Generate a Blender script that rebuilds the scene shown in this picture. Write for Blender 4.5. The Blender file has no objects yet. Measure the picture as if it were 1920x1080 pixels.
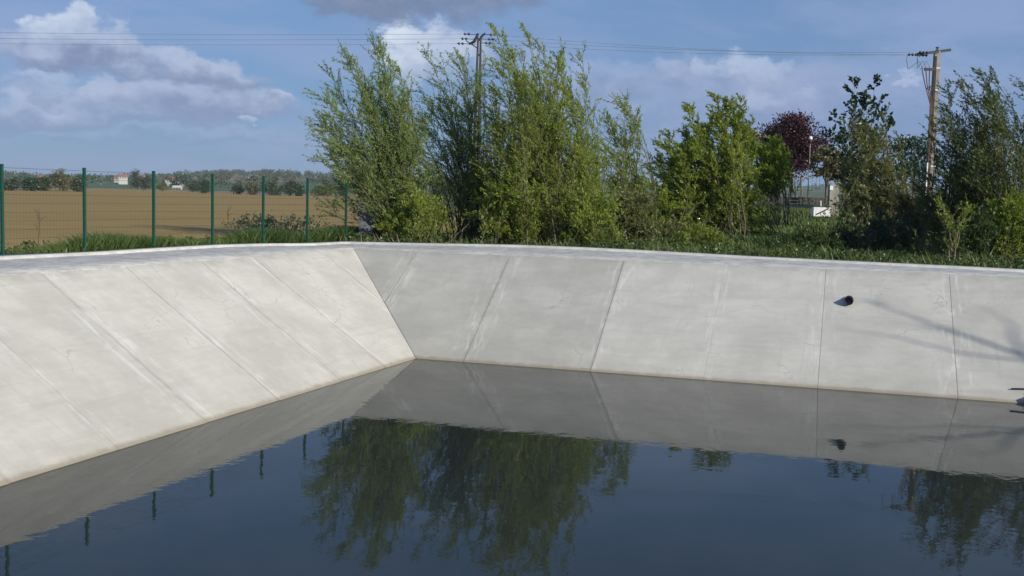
import bpy, math
import numpy as np
from mathutils import Matrix, Vector

# ------------------------------------------------------------------ camera, sky, sun, exposure
scene = bpy.context.scene
F_PX, PITCH, ROLL, HC = 2014.8, 0.0849, 0.02596, 4.319      # solved from the fence posts and their mirror images
cp, sp, cr, sr = math.cos(PITCH), math.sin(PITCH), math.cos(ROLL), math.sin(ROLL)
FWD = np.array([0, cp, -sp]); _up = np.array([0, sp, cp]); _rt = np.array([1.0, 0, 0])
RT = _rt * cr + _up * sr
UP = _up * cr - _rt * sr
cam_d = bpy.data.cameras.new('camera'); cam = bpy.data.objects.new('camera', cam_d)
scene.collection.objects.link(cam); scene.camera = cam
cam_d.sensor_width = 36.0; cam_d.lens = F_PX / 1920 * 36.0
cam_d.clip_start = 0.1; cam_d.clip_end = 20000
cam.matrix_world = Matrix(((RT[0], UP[0], -FWD[0], 0), (RT[1], UP[1], -FWD[1], 0), (RT[2], UP[2], -FWD[2], HC), (0, 0, 0, 1)))

SUN_AZ, SUN_EL = math.radians(135), math.radians(23)        # azimuth clockwise from +Y
SUN_DIR = Vector((math.sin(SUN_AZ) * math.cos(SUN_EL), math.cos(SUN_AZ) * math.cos(SUN_EL), math.sin(SUN_EL)))
sun_d = bpy.data.lights.new('sun', 'SUN'); sun_d.energy = 4.6; sun_d.angle = math.radians(0.53); sun_d.color = (1.0, 0.93, 0.80)
sun = bpy.data.objects.new('sun', sun_d); scene.collection.objects.link(sun)
sun.rotation_euler = SUN_DIR.to_track_quat('Z', 'Y').to_euler(); sun.location = (30, -20, 40)

scene.view_settings.view_transform = 'Standard'
scene.view_settings.look = 'None'
scene.view_settings.gamma = 1.0
scene.view_settings.use_curve_mapping = False
scene.view_settings.exposure = 0.0


def ray(px, py):
    return FWD + RT * (px - 960) / F_PX - UP * (py - 540) / F_PX


def at(px, py, Y):                      # the point at ground distance Y seen in this direction
    d = ray(px, py)
    return np.array([0, 0, HC]) + d * (Y / d[1])


class NT:
    """tiny node-tree helper"""
    def __init__(self, tree):
        self.t = tree; self.n = tree.nodes; self.l = tree.links

    def node(self, kind, **kw):
        nd = self.n.new(kind)
        for k, v in kw.items():
            setattr(nd, k, v)
        return nd

    def put(self, sock, v):
        if v is None:
            return
        if hasattr(v, 'is_linked') or isinstance(v, bpy.types.NodeSocket):
            self.l.new(v, sock)
        else:
            if sock.type == 'RGBA' and len(v) == 3:
                v = (*v, 1)
            sock.default_value = v

    def math(self, op, a, b=None, c=None, clamp=False):
        nd = self.node('ShaderNodeMath', operation=op); nd.use_clamp = clamp
        for i, v in enumerate((a, b, c)):
            self.put(nd.inputs[i], v)
        return nd.outputs[0]

    def vmath(self, op, a, b=None):
        nd = self.node('ShaderNodeVectorMath', operation=op)
        self.put(nd.inputs[0], a); self.put(nd.inputs[1], b)
        return nd.outputs['Value' if op in ('LENGTH', 'DOT_PRODUCT', 'DISTANCE') else 'Vector']

    def mix(self, fac, a, b, mode='MIX'):
        nd = self.node('ShaderNodeMix', data_type='RGBA', blend_type=mode)
        self.put(nd.inputs[0], fac); self.put(nd.inputs[6], a); self.put(nd.inputs[7], b)
        return nd.outputs[2]

    def noise(self, vec, scale, detail=4.0, rough=0.55, dist=0.0):
        nd = self.node('ShaderNodeTexNoise')
        self.put(nd.inputs['Vector'], vec); nd.inputs['Scale'].default_value = scale
        nd.inputs['Detail'].default_value = detail; nd.inputs['Roughness'].default_value = rough
        nd.inputs['Distortion'].default_value = dist
        return nd.outputs[0], nd.outputs[1]

    def mr(self, v, a, b, c=0.0, d=1.0, smooth=True):
        nd = self.node('ShaderNodeMapRange', interpolation_type='SMOOTHSTEP' if smooth else 'LINEAR')
        self.put(nd.inputs[0], v)
        for i, x in enumerate((a, b, c, d)):
            self.put(nd.inputs[i + 1], x)
        return nd.outputs[0]

    def comb(self, x, y, z):
        nd = self.node('ShaderNodeCombineXYZ')
        for i, v in enumerate((x, y, z)):
            self.put(nd.inputs[i], v)
        return nd.outputs[0]

    def sep(self, v):
        nd = self.node('ShaderNodeSeparateXYZ'); self.put(nd.inputs[0], v)
        return nd.outputs


def build_world():
    w = bpy.data.worlds.new('World'); scene.world = w; w.use_nodes = True
    t = NT(w.node_tree); t.n.clear()
    out = t.node('ShaderNodeOutputWorld'); bg = t.node('ShaderNodeBackground')
    t.l.new(bg.outputs[0], out.inputs[0])
    sky = t.node('ShaderNodeTexSky', sky_type='NISHITA')
    sky.sun_disc = False; sky.sun_elevation = SUN_EL; sky.sun_rotation = SUN_AZ
    sky.air_density = 1.0; sky.dust_density = 0.6; sky.ozone_density = 2.0
    S = 0.10
    bg.inputs[1].default_value = S
    d = t.node('ShaderNodeTexCoord').outputs['Generated']
    x, y, z = t.sep(d)
    el = t.math('ARCSINE', z)
    az = t.math('ARCTAN2', x, y)
    # a thin even veil over the blue, all round
    veil = t.mix(1.0, sky.outputs[0], (0.56, 0.72, 1.0), 'MULTIPLY')
    k = 1 / S
    base = t.mix(t.mr(el, 0.0, 0.55, 0.74, 0.25), veil, (0.176 * k, 0.302 * k, 0.535 * k))
    # high loose cloud everywhere (planar layer)
    zz = t.math('ADD', t.math('MAXIMUM', z, 0.0), 0.16)
    pl = t.comb(t.math('DIVIDE', x, zz), t.math('DIVIDE', y, zz), 0.0)
    n1, _ = t.noise(pl, 1.15, 7, 0.58, 0.3)
    thin = t.mr(n1, 0.40, 0.68, 0.0, 0.62)
    thin = t.math('MULTIPLY', thin, t.mr(z, -0.02, 0.05))
    col = t.mix(thin, base, (0.315 * k, 0.400 * k, 0.640 * k))
    # cumulus: warped ellipses in azimuth / elevation
    wv = t.comb(t.math('MULTIPLY', az, 1.0), t.math('MULTIPLY', el, 1.5), 0.3)
    na, ca = t.noise(wv, 9.0, 6, 0.6)
    nb, cb = t.noise(wv, 34.0, 5, 0.6)
    sa = t.sep(ca); sb = t.sep(cb)
    waz = t.math('ADD', az, t.math('ADD', t.math('MULTIPLY', t.math('SUBTRACT', sa[0], 0.5), 0.16), t.math('MULTIPLY', t.math('SUBTRACT', sb[0], 0.5), 0.055)))
    wel = t.math('ADD', el, t.math('ADD', t.math('MULTIPLY', t.math('SUBTRACT', sa[1], 0.5), 0.07), t.math('MULTIPLY', t.math('SUBTRACT', sb[1], 0.5), 0.034)))
    WHITE = (0.58, 0.61, 0.72); GREY = (0.27, 0.305, 0.47); DARK = (0.215, 0.245, 0.37)
    # px, py, half width px, half height px, opacity, top colour, bottom colour
    blobs = [
        (1330, 205, 290, 90, 0.60, (0.40, 0.43, 0.58), (0.27, 0.32, 0.50)),
        (1620, 190, 270, 90, 0.40, (0.37, 0.41, 0.57), (0.26, 0.30, 0.48)),
        (1410, 135, 62, 40, 0.60, WHITE, (0.36, 0.39, 0.54)),
        (1225, 140, 50, 34, 0.50, (0.48, 0.51, 0.64), GREY),
        (1460, 192, 56, 26, 0.50, (0.52, 0.55, 0.67), (0.34, 0.37, 0.53)),
        (1695, 140, 26, 10, 0.6, (0.5, 0.54, 0.68), GREY),
        (250, 205, 230, 34, 0.85, (0.50, 0.54, 0.67), (0.29, 0.33, 0.49)),
        (390, 195, 175, 36, 0.85, (0.46, 0.49, 0.62), (0.28, 0.31, 0.47)),
        (430, 140, 95, 34, 0.85, (0.50, 0.52, 0.64), (0.27, 0.29, 0.43)),
        (300, 130, 110, 34, 0.8, (0.48, 0.51, 0.63), (0.28, 0.30, 0.45)),
        (150, 100, 110, 36, 0.9, (0.50, 0.53, 0.66), (0.26, 0.28, 0.43)),
        (135, 58, 55, 34, 0.95, (0.66, 0.68, 0.76), (0.42, 0.46, 0.60)),
        (110, 160, 70, 22, 0.6, (0.50, 0.55, 0.68), GREY),
        (540, 200, 36, 20, 0.8, (0.55, 0.56, 0.66), (0.34, 0.37, 0.53)),
        (450, 231, 34, 8, 0.7, WHITE, (0.4, 0.44, 0.6)),
        (770, 95, 46, 60, 0.95, (0.74, 0.75, 0.80), (0.46, 0.49, 0.62)),
        (850, 105, 90, 50, 0.85, (0.60, 0.62, 0.72), (0.40, 0.43, 0.58)),
        (790, -30, 230, 62, 0.95, (0.36, 0.37, 0.48), DARK),
        (700, -10, 120, 36, 0.7, (0.30, 0.32, 0.43), DARK),
        # more of the same kind of cloud round the rest of the sky
        (-500, 120, 260, 70, 0.9, WHITE, GREY), (-1500, -60, 400, 90, 0.9, WHITE, GREY),
        (2350, 60, 260, 80, 0.9, WHITE, GREY), (3100, 180, 330, 60, 0.8, WHITE, GREY), (1500, -1300, 420, 160, 0.85, (0.5, 0.52, 0.62), DARK),
        (200, -1500, 380, 150, 0.85, (0.5, 0.52, 0.62), DARK),
    ]
    blobs += [(1325, 135, 40, 26, 0.45, WHITE, GREY), (1080, 150, 90, 50, 0.45, (0.44, 0.48, 0.62), GREY), (60, 215, 90, 30, 0.5, (0.46, 0.50, 0.64), GREY), (330, 262, 200, 16, 0.35, (0.42, 0.46, 0.6), GREY)]
    for (bx, by, hw, hh, op, ct, cb_) in blobs:
        ct = (ct[0] * 0.94, ct[1] * 1.03, ct[2] * 1.12); cb_ = (cb_[0] * 0.84, cb_[1] * 1.0, cb_[2] * 1.06)
        v = ray(bx, by); v = v / np.linalg.norm(v)
        a0 = math.atan2(v[0], v[1]); e0 = math.asin(v[2])
        ra = hw / F_PX * 1.25; re = hh / F_PX * 1.25
        da = t.math('DIVIDE', t.math('SUBTRACT', waz, a0), ra)
        de = t.math('DIVIDE', t.math('SUBTRACT', wel, e0), re)
        r2 = t.math('ADD', t.math('MULTIPLY', da, da), t.math('MULTIPLY', de, de))
        alpha = t.mr(r2, 1.0, 0.28, 0.0, op)
        sh = t.mr(t.math('ADD', de, t.math('MULTIPLY', t.math('SUBTRACT', nb, 0.5), 2.2)), -0.7, 0.75)
        c = t.mix(sh, tuple(q * k for q in cb_), tuple(q * k for q in ct))
        col = t.mix(alpha, col, c)
    t.l.new(col, bg.inputs[0])


build_world()

# ------------------------------------------------------------------ helpers
COL = scene.collection
rng = np.random.default_rng(11)


def link(o, parent=None):
    COL.objects.link(o)
    if parent is not None:
        o.parent = parent
    return o


def tag(o, label=None, cat=None, group=None, kind=None):
    if label: o['label'] = label
    if cat: o['category'] = cat
    if group: o['group'] = group
    if kind: o['kind'] = kind
    return o


def empty(name, loc, label, cat, group=None, rz=0.0):
    o = bpy.data.objects.new(name, None); o.empty_display_size = 0.3
    o.location = tuple(float(c) for c in loc); o.rotation_euler[2] = rz
    link(o)
    return tag(o, label, cat, group)


def mesh_np(name, V, Fc, mat, parent=None, attrs=None, smooth=False, org=(0, 0, 0)):
    """V (n,3) world, Fc (m,k) faces of equal size; org = the world origin of the object or of its parent"""
    V = np.asarray(V, np.float32) - np.asarray(org, np.float32)
    Fc = np.asarray(Fc, np.int32)
    me = bpy.data.meshes.new(name)
    m, k = Fc.shape
    me.vertices.add(len(V)); me.vertices.foreach_set('co', V.ravel())
    me.loops.add(m * k); me.loops.foreach_set('vertex_index', Fc.ravel())
    me.polygons.add(m); me.polygons.foreach_set('loop_start', np.arange(0, m * k, k, dtype=np.int32))
    if smooth:
        me.polygons.foreach_set('use_smooth', np.ones(m, bool))
    for an, av in (attrs or {}).items():
        av = np.asarray(av, np.float32)
        if av.ndim == 1:
            a = me.attributes.new(an, 'FLOAT', 'POINT'); a.data.foreach_set('value', av)
        else:
            a = me.attributes.new(an, 'FLOAT_VECTOR', 'POINT'); a.data.foreach_set('vector', av.ravel())
    me.update(calc_edges=True); me.validate()
    me.materials.append(mat)
    o = bpy.data.objects.new(name, me)
    if parent is None:
        o.location = tuple(float(c) for c in org)
    return link(o, parent)


def mesh_py(name, V, Fc, mat, parent=None, org=(0, 0, 0), attrs=None, smooth=False):
    me = bpy.data.meshes.new(name)
    me.from_pydata([tuple(float(a - b) for a, b in zip(v, org)) for v in V], [], [tuple(int(i) for i in f) for f in Fc])
    for an, av in (attrs or {}).items():
        a = me.attributes.new(an, 'FLOAT_VECTOR', 'POINT'); a.data.foreach_set('vector', np.asarray(av, np.float32).ravel())
    if smooth:
        for p in me.polygons: p.use_smooth = True
    me.materials.append(mat); me.update()
    o = bpy.data.objects.new(name, me)
    if parent is None:
        o.location = tuple(float(c) for c in org)
    return link(o, parent)


class MB:
    def __init__(self): self.v = []; self.f = []

    def add(self, V, Fc):
        n = len(self.v); self.v += [tuple(p) for p in V]; self.f += [tuple(i + n for i in q) for q in Fc]
        return self

    def tube(self, pts, rad, sides=8, caps=True):
        V, Q = tube(pts, rad, sides)
        n = len(self.v); self.add(V, Q)
        if caps:
            self.f.append(tuple(n + i for i in range(sides))[::-1])
            L = n + (len(pts) - 1) * sides
            self.f.append(tuple(L + i for i in range(sides)))
        return self

    def box(self, c, size, rz=0.0, ax=None):
        c = np.asarray(c, float); s = np.asarray(size, float) / 2
        if ax is None:
            ax = np.array([[math.cos(rz), math.sin(rz), 0], [-math.sin(rz), math.cos(rz), 0], [0, 0, 1]])
        V = [c + ax[0] * s[0] * i + ax[1] * s[1] * j + ax[2] * s[2] * k for k in (-1, 1) for j in (-1, 1) for i in (-1, 1)]
        return self.add(V, [(0, 2, 3, 1), (4, 5, 7, 6), (0, 1, 5, 4), (2, 6, 7, 3), (0, 4, 6, 2), (1, 3, 7, 5)])

    def build(self, name, mat, parent=None, org=(0, 0, 0), smooth=False):
        return mesh_py(name, self.v, self.f, mat, parent, org, smooth=smooth)


def tube(pts, rad, sides=6):
    P = np.asarray(pts, float); n = len(P)
    R = np.broadcast_to(np.asarray(rad, float), (n,))
    T = np.gradient(P, axis=0); T /= np.linalg.norm(T, axis=1)[:, None] + 1e-9
    ref = np.array([0, 0, 1.0]) if abs(T[:, 2]).mean() < 0.8 else np.array([1.0, 0, 0])
    A = np.cross(T, ref); A /= np.linalg.norm(A, axis=1)[:, None] + 1e-9
    B = np.cross(T, A)
    an = np.arange(sides) * 2 * math.pi / sides
    V = P[:, None, :] + R[:, None, None] * (np.cos(an)[None, :, None] * A[:, None, :] + np.sin(an)[None, :, None] * B[:, None, :])
    i = np.arange(n - 1)[:, None] * sides; j = np.arange(sides)[None, :]; j2 = (j + 1) % sides
    Q = np.stack([i + j, i + j2, i + sides + j2, i + sides + j], -1).reshape(-1, 4)
    return V.reshape(-1, 3), Q


def cat_mesh(parts):
    Vs, Qs, n = [], [], 0
    for V, Q in parts:
        Vs.append(V); Qs.append(Q + n); n += len(V)
    return np.concatenate(Vs), np.concatenate(Qs)


# ------------------------------------------------------------------ materials
def mat_new(name):
    m = bpy.data.materials.new(name); m.use_nodes = True
    t = NT(m.node_tree); t.n.clear()
    out = t.node('ShaderNodeOutputMaterial'); b = t.node('ShaderNodeBsdfPrincipled')
    t.l.new(b.outputs[0], out.inputs[0])
    return m, t, b, out


def simple(name, col, rough=0.7, metal=0.0, var=0.15, scale=6.0, bump=0.0):
    m, t, b, out = mat_new(name)
    pos = t.node('ShaderNodeNewGeometry').outputs['Position']
    n, _ = t.noise(pos, scale, 5, 0.6)
    c = t.mix(t.mr(n, 0.3, 0.7), tuple(q * (1 - var) for q in col), tuple(min(1, q * (1 + var)) for q in col))
    t.put(b.inputs['Base Color'], c); b.inputs['Roughness'].default_value = rough; b.inputs['Metallic'].default_value = metal
    if bump:
        bn = t.node('ShaderNodeBump'); bn.inputs['Strength'].default_value = bump; bn.inputs['Distance'].default_value = 0.02
        t.l.new(n, bn.inputs['Height']); t.l.new(bn.outputs[0], b.inputs['Normal'])
    return m


def leaf_mat(name, ca, cb, trans=0.35, rough=0.42, pale=0.30):
    m, t, b, out = mat_new(name)
    v = t.node('ShaderNodeAttribute', attribute_name='v').outputs['Fac']
    c = t.mix(t.mr(v, 0.05, 0.95, smooth=False), ca, cb)
    geo = t.node('ShaderNodeNewGeometry')                        # the underside of a leaf is paler and greyer
    c = t.mix(t.math('MULTIPLY', geo.outputs['Backfacing'], pale), c, (cb[0] * 1.2, cb[1] * 1.22, cb[2] * 1.7))
    t.put(b.inputs['Base Color'], c); b.inputs['Roughness'].default_value = rough
    tr = t.node('ShaderNodeBsdfTranslucent')
    t.put(tr.inputs[0], t.mix(1.0, c, (1.25, 1.3, 0.6), 'MULTIPLY'))
    mx = t.node('ShaderNodeMixShader'); mx.inputs[0].default_value = trans
    t.l.new(b.outputs[0], mx.inputs[1]); t.l.new(tr.outputs[0], mx.inputs[2]); t.l.new(mx.outputs[0], out.inputs[0])
    return m


def concrete(name, base, slab=False, dirt=0.35):
    m, t, b, out = mat_new(name)
    pos = t.node('ShaderNodeNewGeometry').outputs['Position']
    px, py, pz = t.sep(pos)
    oi = t.node('ShaderNodeObjectInfo').outputs['Random']
    n1, _ = t.noise(pos, 0.7, 6, 0.62)
    mp = t.node('ShaderNodeMapping'); t.l.new(pos, mp.inputs[0]); mp.inputs['Scale'].default_value = (0.8, 0.8, 6.0)
    n2, _ = t.noise(mp.outputs[0], 1.4, 6, 0.65, 0.4)            # trowel marks run level
    n3, _ = t.noise(pos, 38.0, 3, 0.6)
    n4, _ = t.noise(pos, 3.2, 5, 0.7)
    c = t.mix(t.mr(n1, 0.32, 0.70), tuple(q * 0.86 for q in base), tuple(q * 1.07 for q in base))
    c = t.mix(t.mr(n2, 0.35, 0.75, 0.0, 0.30), c, tuple(q * 0.72 for q in base))
    c = t.mix(t.mr(n4, 0.52, 0.80, 0.0, 0.30), c, (base[0] * 1.25, base[1] * 1.24, base[2] * 1.2))
    c = t.mix(t.mr(n3, 0.60, 0.80, 0.0, 0.25), c, tuple(q * 0.6 for q in base))
    if slab:
        c = t.mix(1.0, c, t.node('ShaderNodeObjectInfo').outputs['Color'], 'MULTIPLY')
        e = t.node('ShaderNodeAttribute', attribute_name='edge').outputs['Vector']
        e0, e1, up = t.sep(e)                                     # metres to the two joints, metres up the slope
        ed = t.math('MINIMUM', e0, e1)
        nd, _ = t.noise(pos, 4.5, 5, 0.7)
        near = t.math('MULTIPLY', t.mr(t.math('ADD', ed, t.math('MULTIPLY', nd, 0.16)), 0.17, 0.05), 0.45)
        c = t.mix(near, c, (0.22, 0.21, 0.18))
        # lime bleeding down beside a joint
        mp2 = t.node('ShaderNodeMapping'); mp2.inputs['Scale'].default_value = (2.6, 0.45, 1.0)
        t.l.new(t.comb(t.math('ADD', e0, t.math('MULTIPLY', oi, 40.0)), up, 0.0), mp2.inputs[0])
        ns, _ = t.noise(mp2.outputs[0], 2.0, 5, 0.62, 0.5)
        st = t.math('MULTIPLY', t.mr(ns, 0.50, 0.66), t.mr(ed, 0.65, 0.15))
        c = t.mix(t.math('MULTIPLY', st, 0.42), c, (0.74, 0.73, 0.70))
        # rain run-off down the slope and the level bands left by each lift of concrete
        mp3 = t.node('ShaderNodeMapping'); mp3.inputs['Scale'].default_value = (7.0, 0.35, 1.0)
        t.l.new(t.comb(t.math('ADD', e0, t.math('MULTIPLY', oi, 90.0)), up, 0.0), mp3.inputs[0])
        nr, _ = t.noise(mp3.outputs[0], 1.0, 6, 0.7, 0.3)
        c = t.mix(t.math('MULTIPLY', t.mr(nr, 0.55, 0.75), t.mr(n1, 0.35, 0.65, 0.1, 0.42)), c, (0.33, 0.32, 0.29))
        mp4 = t.node('ShaderNodeMapping'); mp4.inputs['Scale'].default_value = (0.25, 5.0, 1.0)
        t.l.new(t.comb(t.math('ADD', e0, t.math('MULTIPLY', oi, 70.0)), up, 0.0), mp4.inputs[0])
        nl, _ = t.noise(mp4.outputs[0], 1.0, 5, 0.65, 0.8)
        c = t.mix(t.mr(nl, 0.52, 0.72, 0.0, 0.22), c, (0.36, 0.35, 0.31))
        # hairline cracks
        vo = t.node('ShaderNodeTexVoronoi', feature='DISTANCE_TO_EDGE'); vo.inputs['Scale'].default_value = 0.55
        _, wc_ = t.noise(pos, 1.3, 4, 0.6)
        t.l.new(t.vmath('ADD', pos, t.vmath('MULTIPLY', wc_, (0.9, 0.9, 0.9))), vo.inputs['Vector'])
        c = t.mix(t.math('MULTIPLY', t.mr(vo.outputs['Distance'], 0.010, 0.002), t.mr(n1, 0.50, 0.60, 0.0, 0.35)), c, (0.2, 0.19, 0.17))
        # grime below the crest
        nt, _ = t.noise(pos, 1.7, 5, 0.7)
        top = t.mr(t.math('ADD', pz, t.math('MULTIPLY', t.math('SUBTRACT', nt, 0.5), 0.7)), 2.42, 2.72, 0.0, 0.5)
        c = t.mix(top, c, (0.30, 0.29, 0.26))
        # silt line left by the water
        wl = t.mr(t.math('ADD', pz, t.math('MULTIPLY', t.math('SUBTRACT', n4, 0.5), 0.10)), 0.09, 0.015, 0.0, 0.7)
        c = t.mix(wl, c, (0.24, 0.185, 0.11))
        w2 = t.mr(t.math('ADD', pz, t.math('MULTIPLY', t.math('SUBTRACT', nt, 0.5), 0.9)), 0.30, 0.02, 0.0, 0.24)
        c = t.mix(w2, c, (0.36, 0.33, 0.26))
    else:
        c = t.mix(t.mr(n4, 0.42, 0.62, 0.0, dirt), c, (0.20, 0.195, 0.18))
    t.put(b.inputs['Base Color'], c); b.inputs['Roughness'].default_value = 0.88
    bn = t.node('ShaderNodeBump'); bn.inputs['Strength'].default_value = 0.35; bn.inputs['Distance'].default_value = 0.01
    t.l.new(t.math('ADD', n3, t.math('MULTIPLY', n2, 1.5)), bn.inputs['Height']); t.l.new(bn.outputs[0], b.inputs['Normal'])
    return m


M = {}
M['slab'] = concrete('slab_concrete', (0.525, 0.514, 0.462), slab=True)
M['apron'] = concrete('apron_concrete', (0.60, 0.59, 0.55), dirt=0.45)
M['kerb'] = concrete('kerb_concrete', (0.62, 0.61, 0.57), dirt=0.30)
M['joint'] = simple('joint_sealant', (0.30, 0.285, 0.25), 0.9)
M['post'] = simple('green_paint', (0.008, 0.062, 0.042), 0.45, 0.0, 0.12, 9)
M['wire_green'] = simple('green_wire', (0.02, 0.06, 0.045), 0.5)
M['pvc'] = simple('black_pipe_plastic', (0.012, 0.014, 0.018), 0.4)
M['cable'] = simple('black_cable', (0.02, 0.02, 0.024), 0.5)
M['line'] = simple('aluminium_line', (0.20, 0.21, 0.24), 0.6)
M['rust_cable'] = simple('rusty_conduit', (0.125, 0.062, 0.052), 0.8)
M['pole_conc'] = simple('pole_concrete', (0.27, 0.255, 0.22), 0.9, 0, 0.2, 2.0, 0.2)
M['pole_wood'] = simple('pole_wood', (0.060, 0.045, 0.036), 0.9, 0, 0.3, 3.0, 0.3)
M['steel'] = simple('dark_steel', (0.03, 0.032, 0.036), 0.5, 0.3)
M['porcelain'] = simple('brown_insulator', (0.03, 0.026, 0.028), 0.3)
M['white'] = simple('white_paint', (0.72, 0.73, 0.74), 0.6, 0, 0.08)
M['grey_block'] = simple('grey_block_concrete', (0.13, 0.135, 0.145), 0.9, 0, 0.25, 3, 0.3)
M['wood'] = simple('weathered_wood', (0.22, 0.19, 0.15), 0.9, 0, 0.25, 6, 0.2)
M['dark_wood'] = simple('dark_timber', (0.055, 0.048, 0.045), 0.9, 0, 0.3, 5, 0.2)
M['bark'] = simple('willow_bark', (0.105, 0.092, 0.062), 0.95, 0, 0.35, 7, 0.4)
M['bark_light'] = simple('pale_bark', (0.20, 0.16, 0.11), 0.95, 0, 0.3, 7, 0.3)
M['dead'] = simple('dead_stem', (0.07, 0.055, 0.04), 0.95)
M['sheet'] = simple('grey_blue_plastic', (0.10, 0.12, 0.16), 0.35, 0, 0.3, 5)
M['tile'] = simple('roof_tile', (0.30, 0.12, 0.08), 0.9)
M['house'] = simple('house_render', (0.50, 0.49, 0.46), 0.9)
M['pane'] = simple('window_glass', (0.05, 0.06, 0.08), 0.2)
M['rag'] = simple('grey_stick', (0.10, 0.11, 0.12), 0.8)


def globe_mat():
    m, t, b, out = mat_new('lamp_globe')
    b.inputs['Base Color'].default_value = (0.85, 0.86, 0.86, 1); b.inputs['Roughness'].default_value = 0.15
    return m


M['globe'] = globe_mat()

# leaves
M['lf_willow'] = leaf_mat('willow_leaf', (0.140, 0.222, 0.038), (0.335, 0.372, 0.068), 0.52)
M['lf_willow_cool'] = leaf_mat('willow_leaf_cool', (0.145, 0.232, 0.074), (0.315, 0.380, 0.110), 0.52)
M['lf_deep'] = leaf_mat('deep_willow_leaf', (0.045, 0.085, 0.024), (0.150, 0.170, 0.045), 0.35)  # darker leaf greens for the willows at the right end of the bank
M['lf_yellow'] = leaf_mat('yellow_willow_leaf', (0.135, 0.215, 0.030), (0.320, 0.350, 0.058), 0.52)
M['lf_olive'] = leaf_mat('olive_leaf', (0.095, 0.125, 0.036), (0.200, 0.200, 0.065), 0.4)
M['lf_dark'] = leaf_mat('dark_leaf', (0.015, 0.042, 0.020), (0.045, 0.085, 0.035), 0.2)
M['lf_red'] = leaf_mat('purple_leaf', (0.030, 0.008, 0.014), (0.075, 0.018, 0.024), 0.15, 0.5, 0.0)
M['lf_bush'] = leaf_mat('bush_leaf', (0.030, 0.070, 0.016), (0.085, 0.130, 0.026), 0.3)
M['lf_far'] = leaf_mat('far_leaf', (0.035, 0.062, 0.030), (0.085, 0.105, 0.045), 0.2)
M['lf_brown'] = leaf_mat('budding_leaf', (0.095, 0.090, 0.040), (0.180, 0.155, 0.065), 0.3)
M['straw'] = leaf_mat('straw_stalk', (0.16, 0.13, 0.07), (0.34, 0.28, 0.16), 0.2)
M['grass'] = leaf_mat('grass_blade', (0.040, 0.090, 0.018), (0.150, 0.195, 0.048), 0.35)


def ground_mat():
    m, t, b, out = mat_new('meadow_ground')
    pos = t.node('ShaderNodeNewGeometry').outputs['Position']
    x, y, z = t.sep(pos)
    n1, _ = t.noise(pos, 0.25, 6, 0.65); n2, _ = t.noise(pos, 2.2, 5, 0.7)
    c = t.mix(t.mr(n1, 0.35, 0.65), (0.040, 0.078, 0.018), (0.085, 0.105, 0.030))
    c = t.mix(t.mr(n2, 0.46, 0.62, 0.0, 0.75), c, (0.075, 0.055, 0.038))
    # far country: a patchwork of fields
    vo = t.node('ShaderNodeTexVoronoi', feature='F1'); vo.inputs['Scale'].default_value = 0.0032
    t.l.new(pos, vo.inputs['Vector'])
    vc = t.sep(vo.outputs['Color'])
    pal = t.mix(t.mr(vc[0], 0.40, 0.48), (0.055, 0.105, 0.035), (0.215, 0.150, 0.085))
    pal = t.mix(t.mr(vc[1], 0.60, 0.66), pal, (0.070, 0.120, 0.050))
    d = t.vmath('LENGTH', pos)
    c = t.mix(t.mr(d, 180, 320), c, pal)
    t.put(b.inputs['Base Color'], c); b.inputs['Roughness'].default_value = 0.95
    bn = t.node('ShaderNodeBump'); bn.inputs['Strength'].default_value = 0.6; bn.inputs['Distance'].default_value = 0.1
    t.l.new(n2, bn.inputs['Height']); t.l.new(bn.outputs[0], b.inputs['Normal'])
    return m


def field_mat():
    m, t, b, out = mat_new('ploughed_soil')
    pos = t.node('ShaderNodeNewGeometry').outputs['Position']
    mp = t.node('ShaderNodeMapping'); t.l.new(pos, mp.inputs[0])
    mp.inputs['Rotation'].default_value = (0, 0, 0.28); mp.inputs['Scale'].default_value = (0.05, 1.0, 1.0)
    n1, _ = t.noise(mp.outputs[0], 0.55, 6, 0.7); n2, _ = t.noise(pos, 0.018, 4, 0.5); n3, _ = t.noise(pos, 3.0, 5, 0.7)
    c = t.mix(t.mr(n1, 0.3, 0.7), (0.285, 0.200, 0.072), (0.370, 0.262, 0.105))
    c = t.mix(t.mr(n2, 0.35, 0.65, 0.0, 0.5), c, (0.310, 0.208, 0.080))
    c = t.mix(t.mr(n3, 0.55, 0.75, 0.0, 0.4), c, (0.22, 0.15, 0.060))
    t.put(b.inputs['Base Color'], c); b.inputs['Roughness'].default_value = 1.0
    b.inputs['Specular IOR Level'].default_value = 0.1
    return m


def water_mat():
    m, t, b, out = mat_new('still_water')
    pos = t.node('ShaderNodeNewGeometry').outputs['Position']
    b.inputs['Base Color'].default_value = (0.024, 0.031, 0.027, 1)
    b.inputs['Roughness'].default_value = 0.02; b.inputs['IOR'].default_value = 1.33
    n1, _ = t.noise(pos, 2.0, 3, 0.5, 0.3); n2, _ = t.noise(pos, 6.5, 3, 0.5)
    patch, _ = t.noise(pos, 0.16, 2, 0.5)
    amp = t.mr(patch, 0.35, 0.7, 0.45, 1.0)
    h = t.math('MULTIPLY', t.math('ADD', n1, t.math('MULTIPLY', n2, 0.16)), amp)
    bn = t.node('ShaderNodeBump'); bn.inputs['Strength'].default_value = 1.0; bn.inputs['Distance'].default_value = 0.0030
    t.l.new(h, bn.inputs['Height']); t.l.new(bn.outputs[0], b.inputs['Normal'])
    return m


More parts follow.
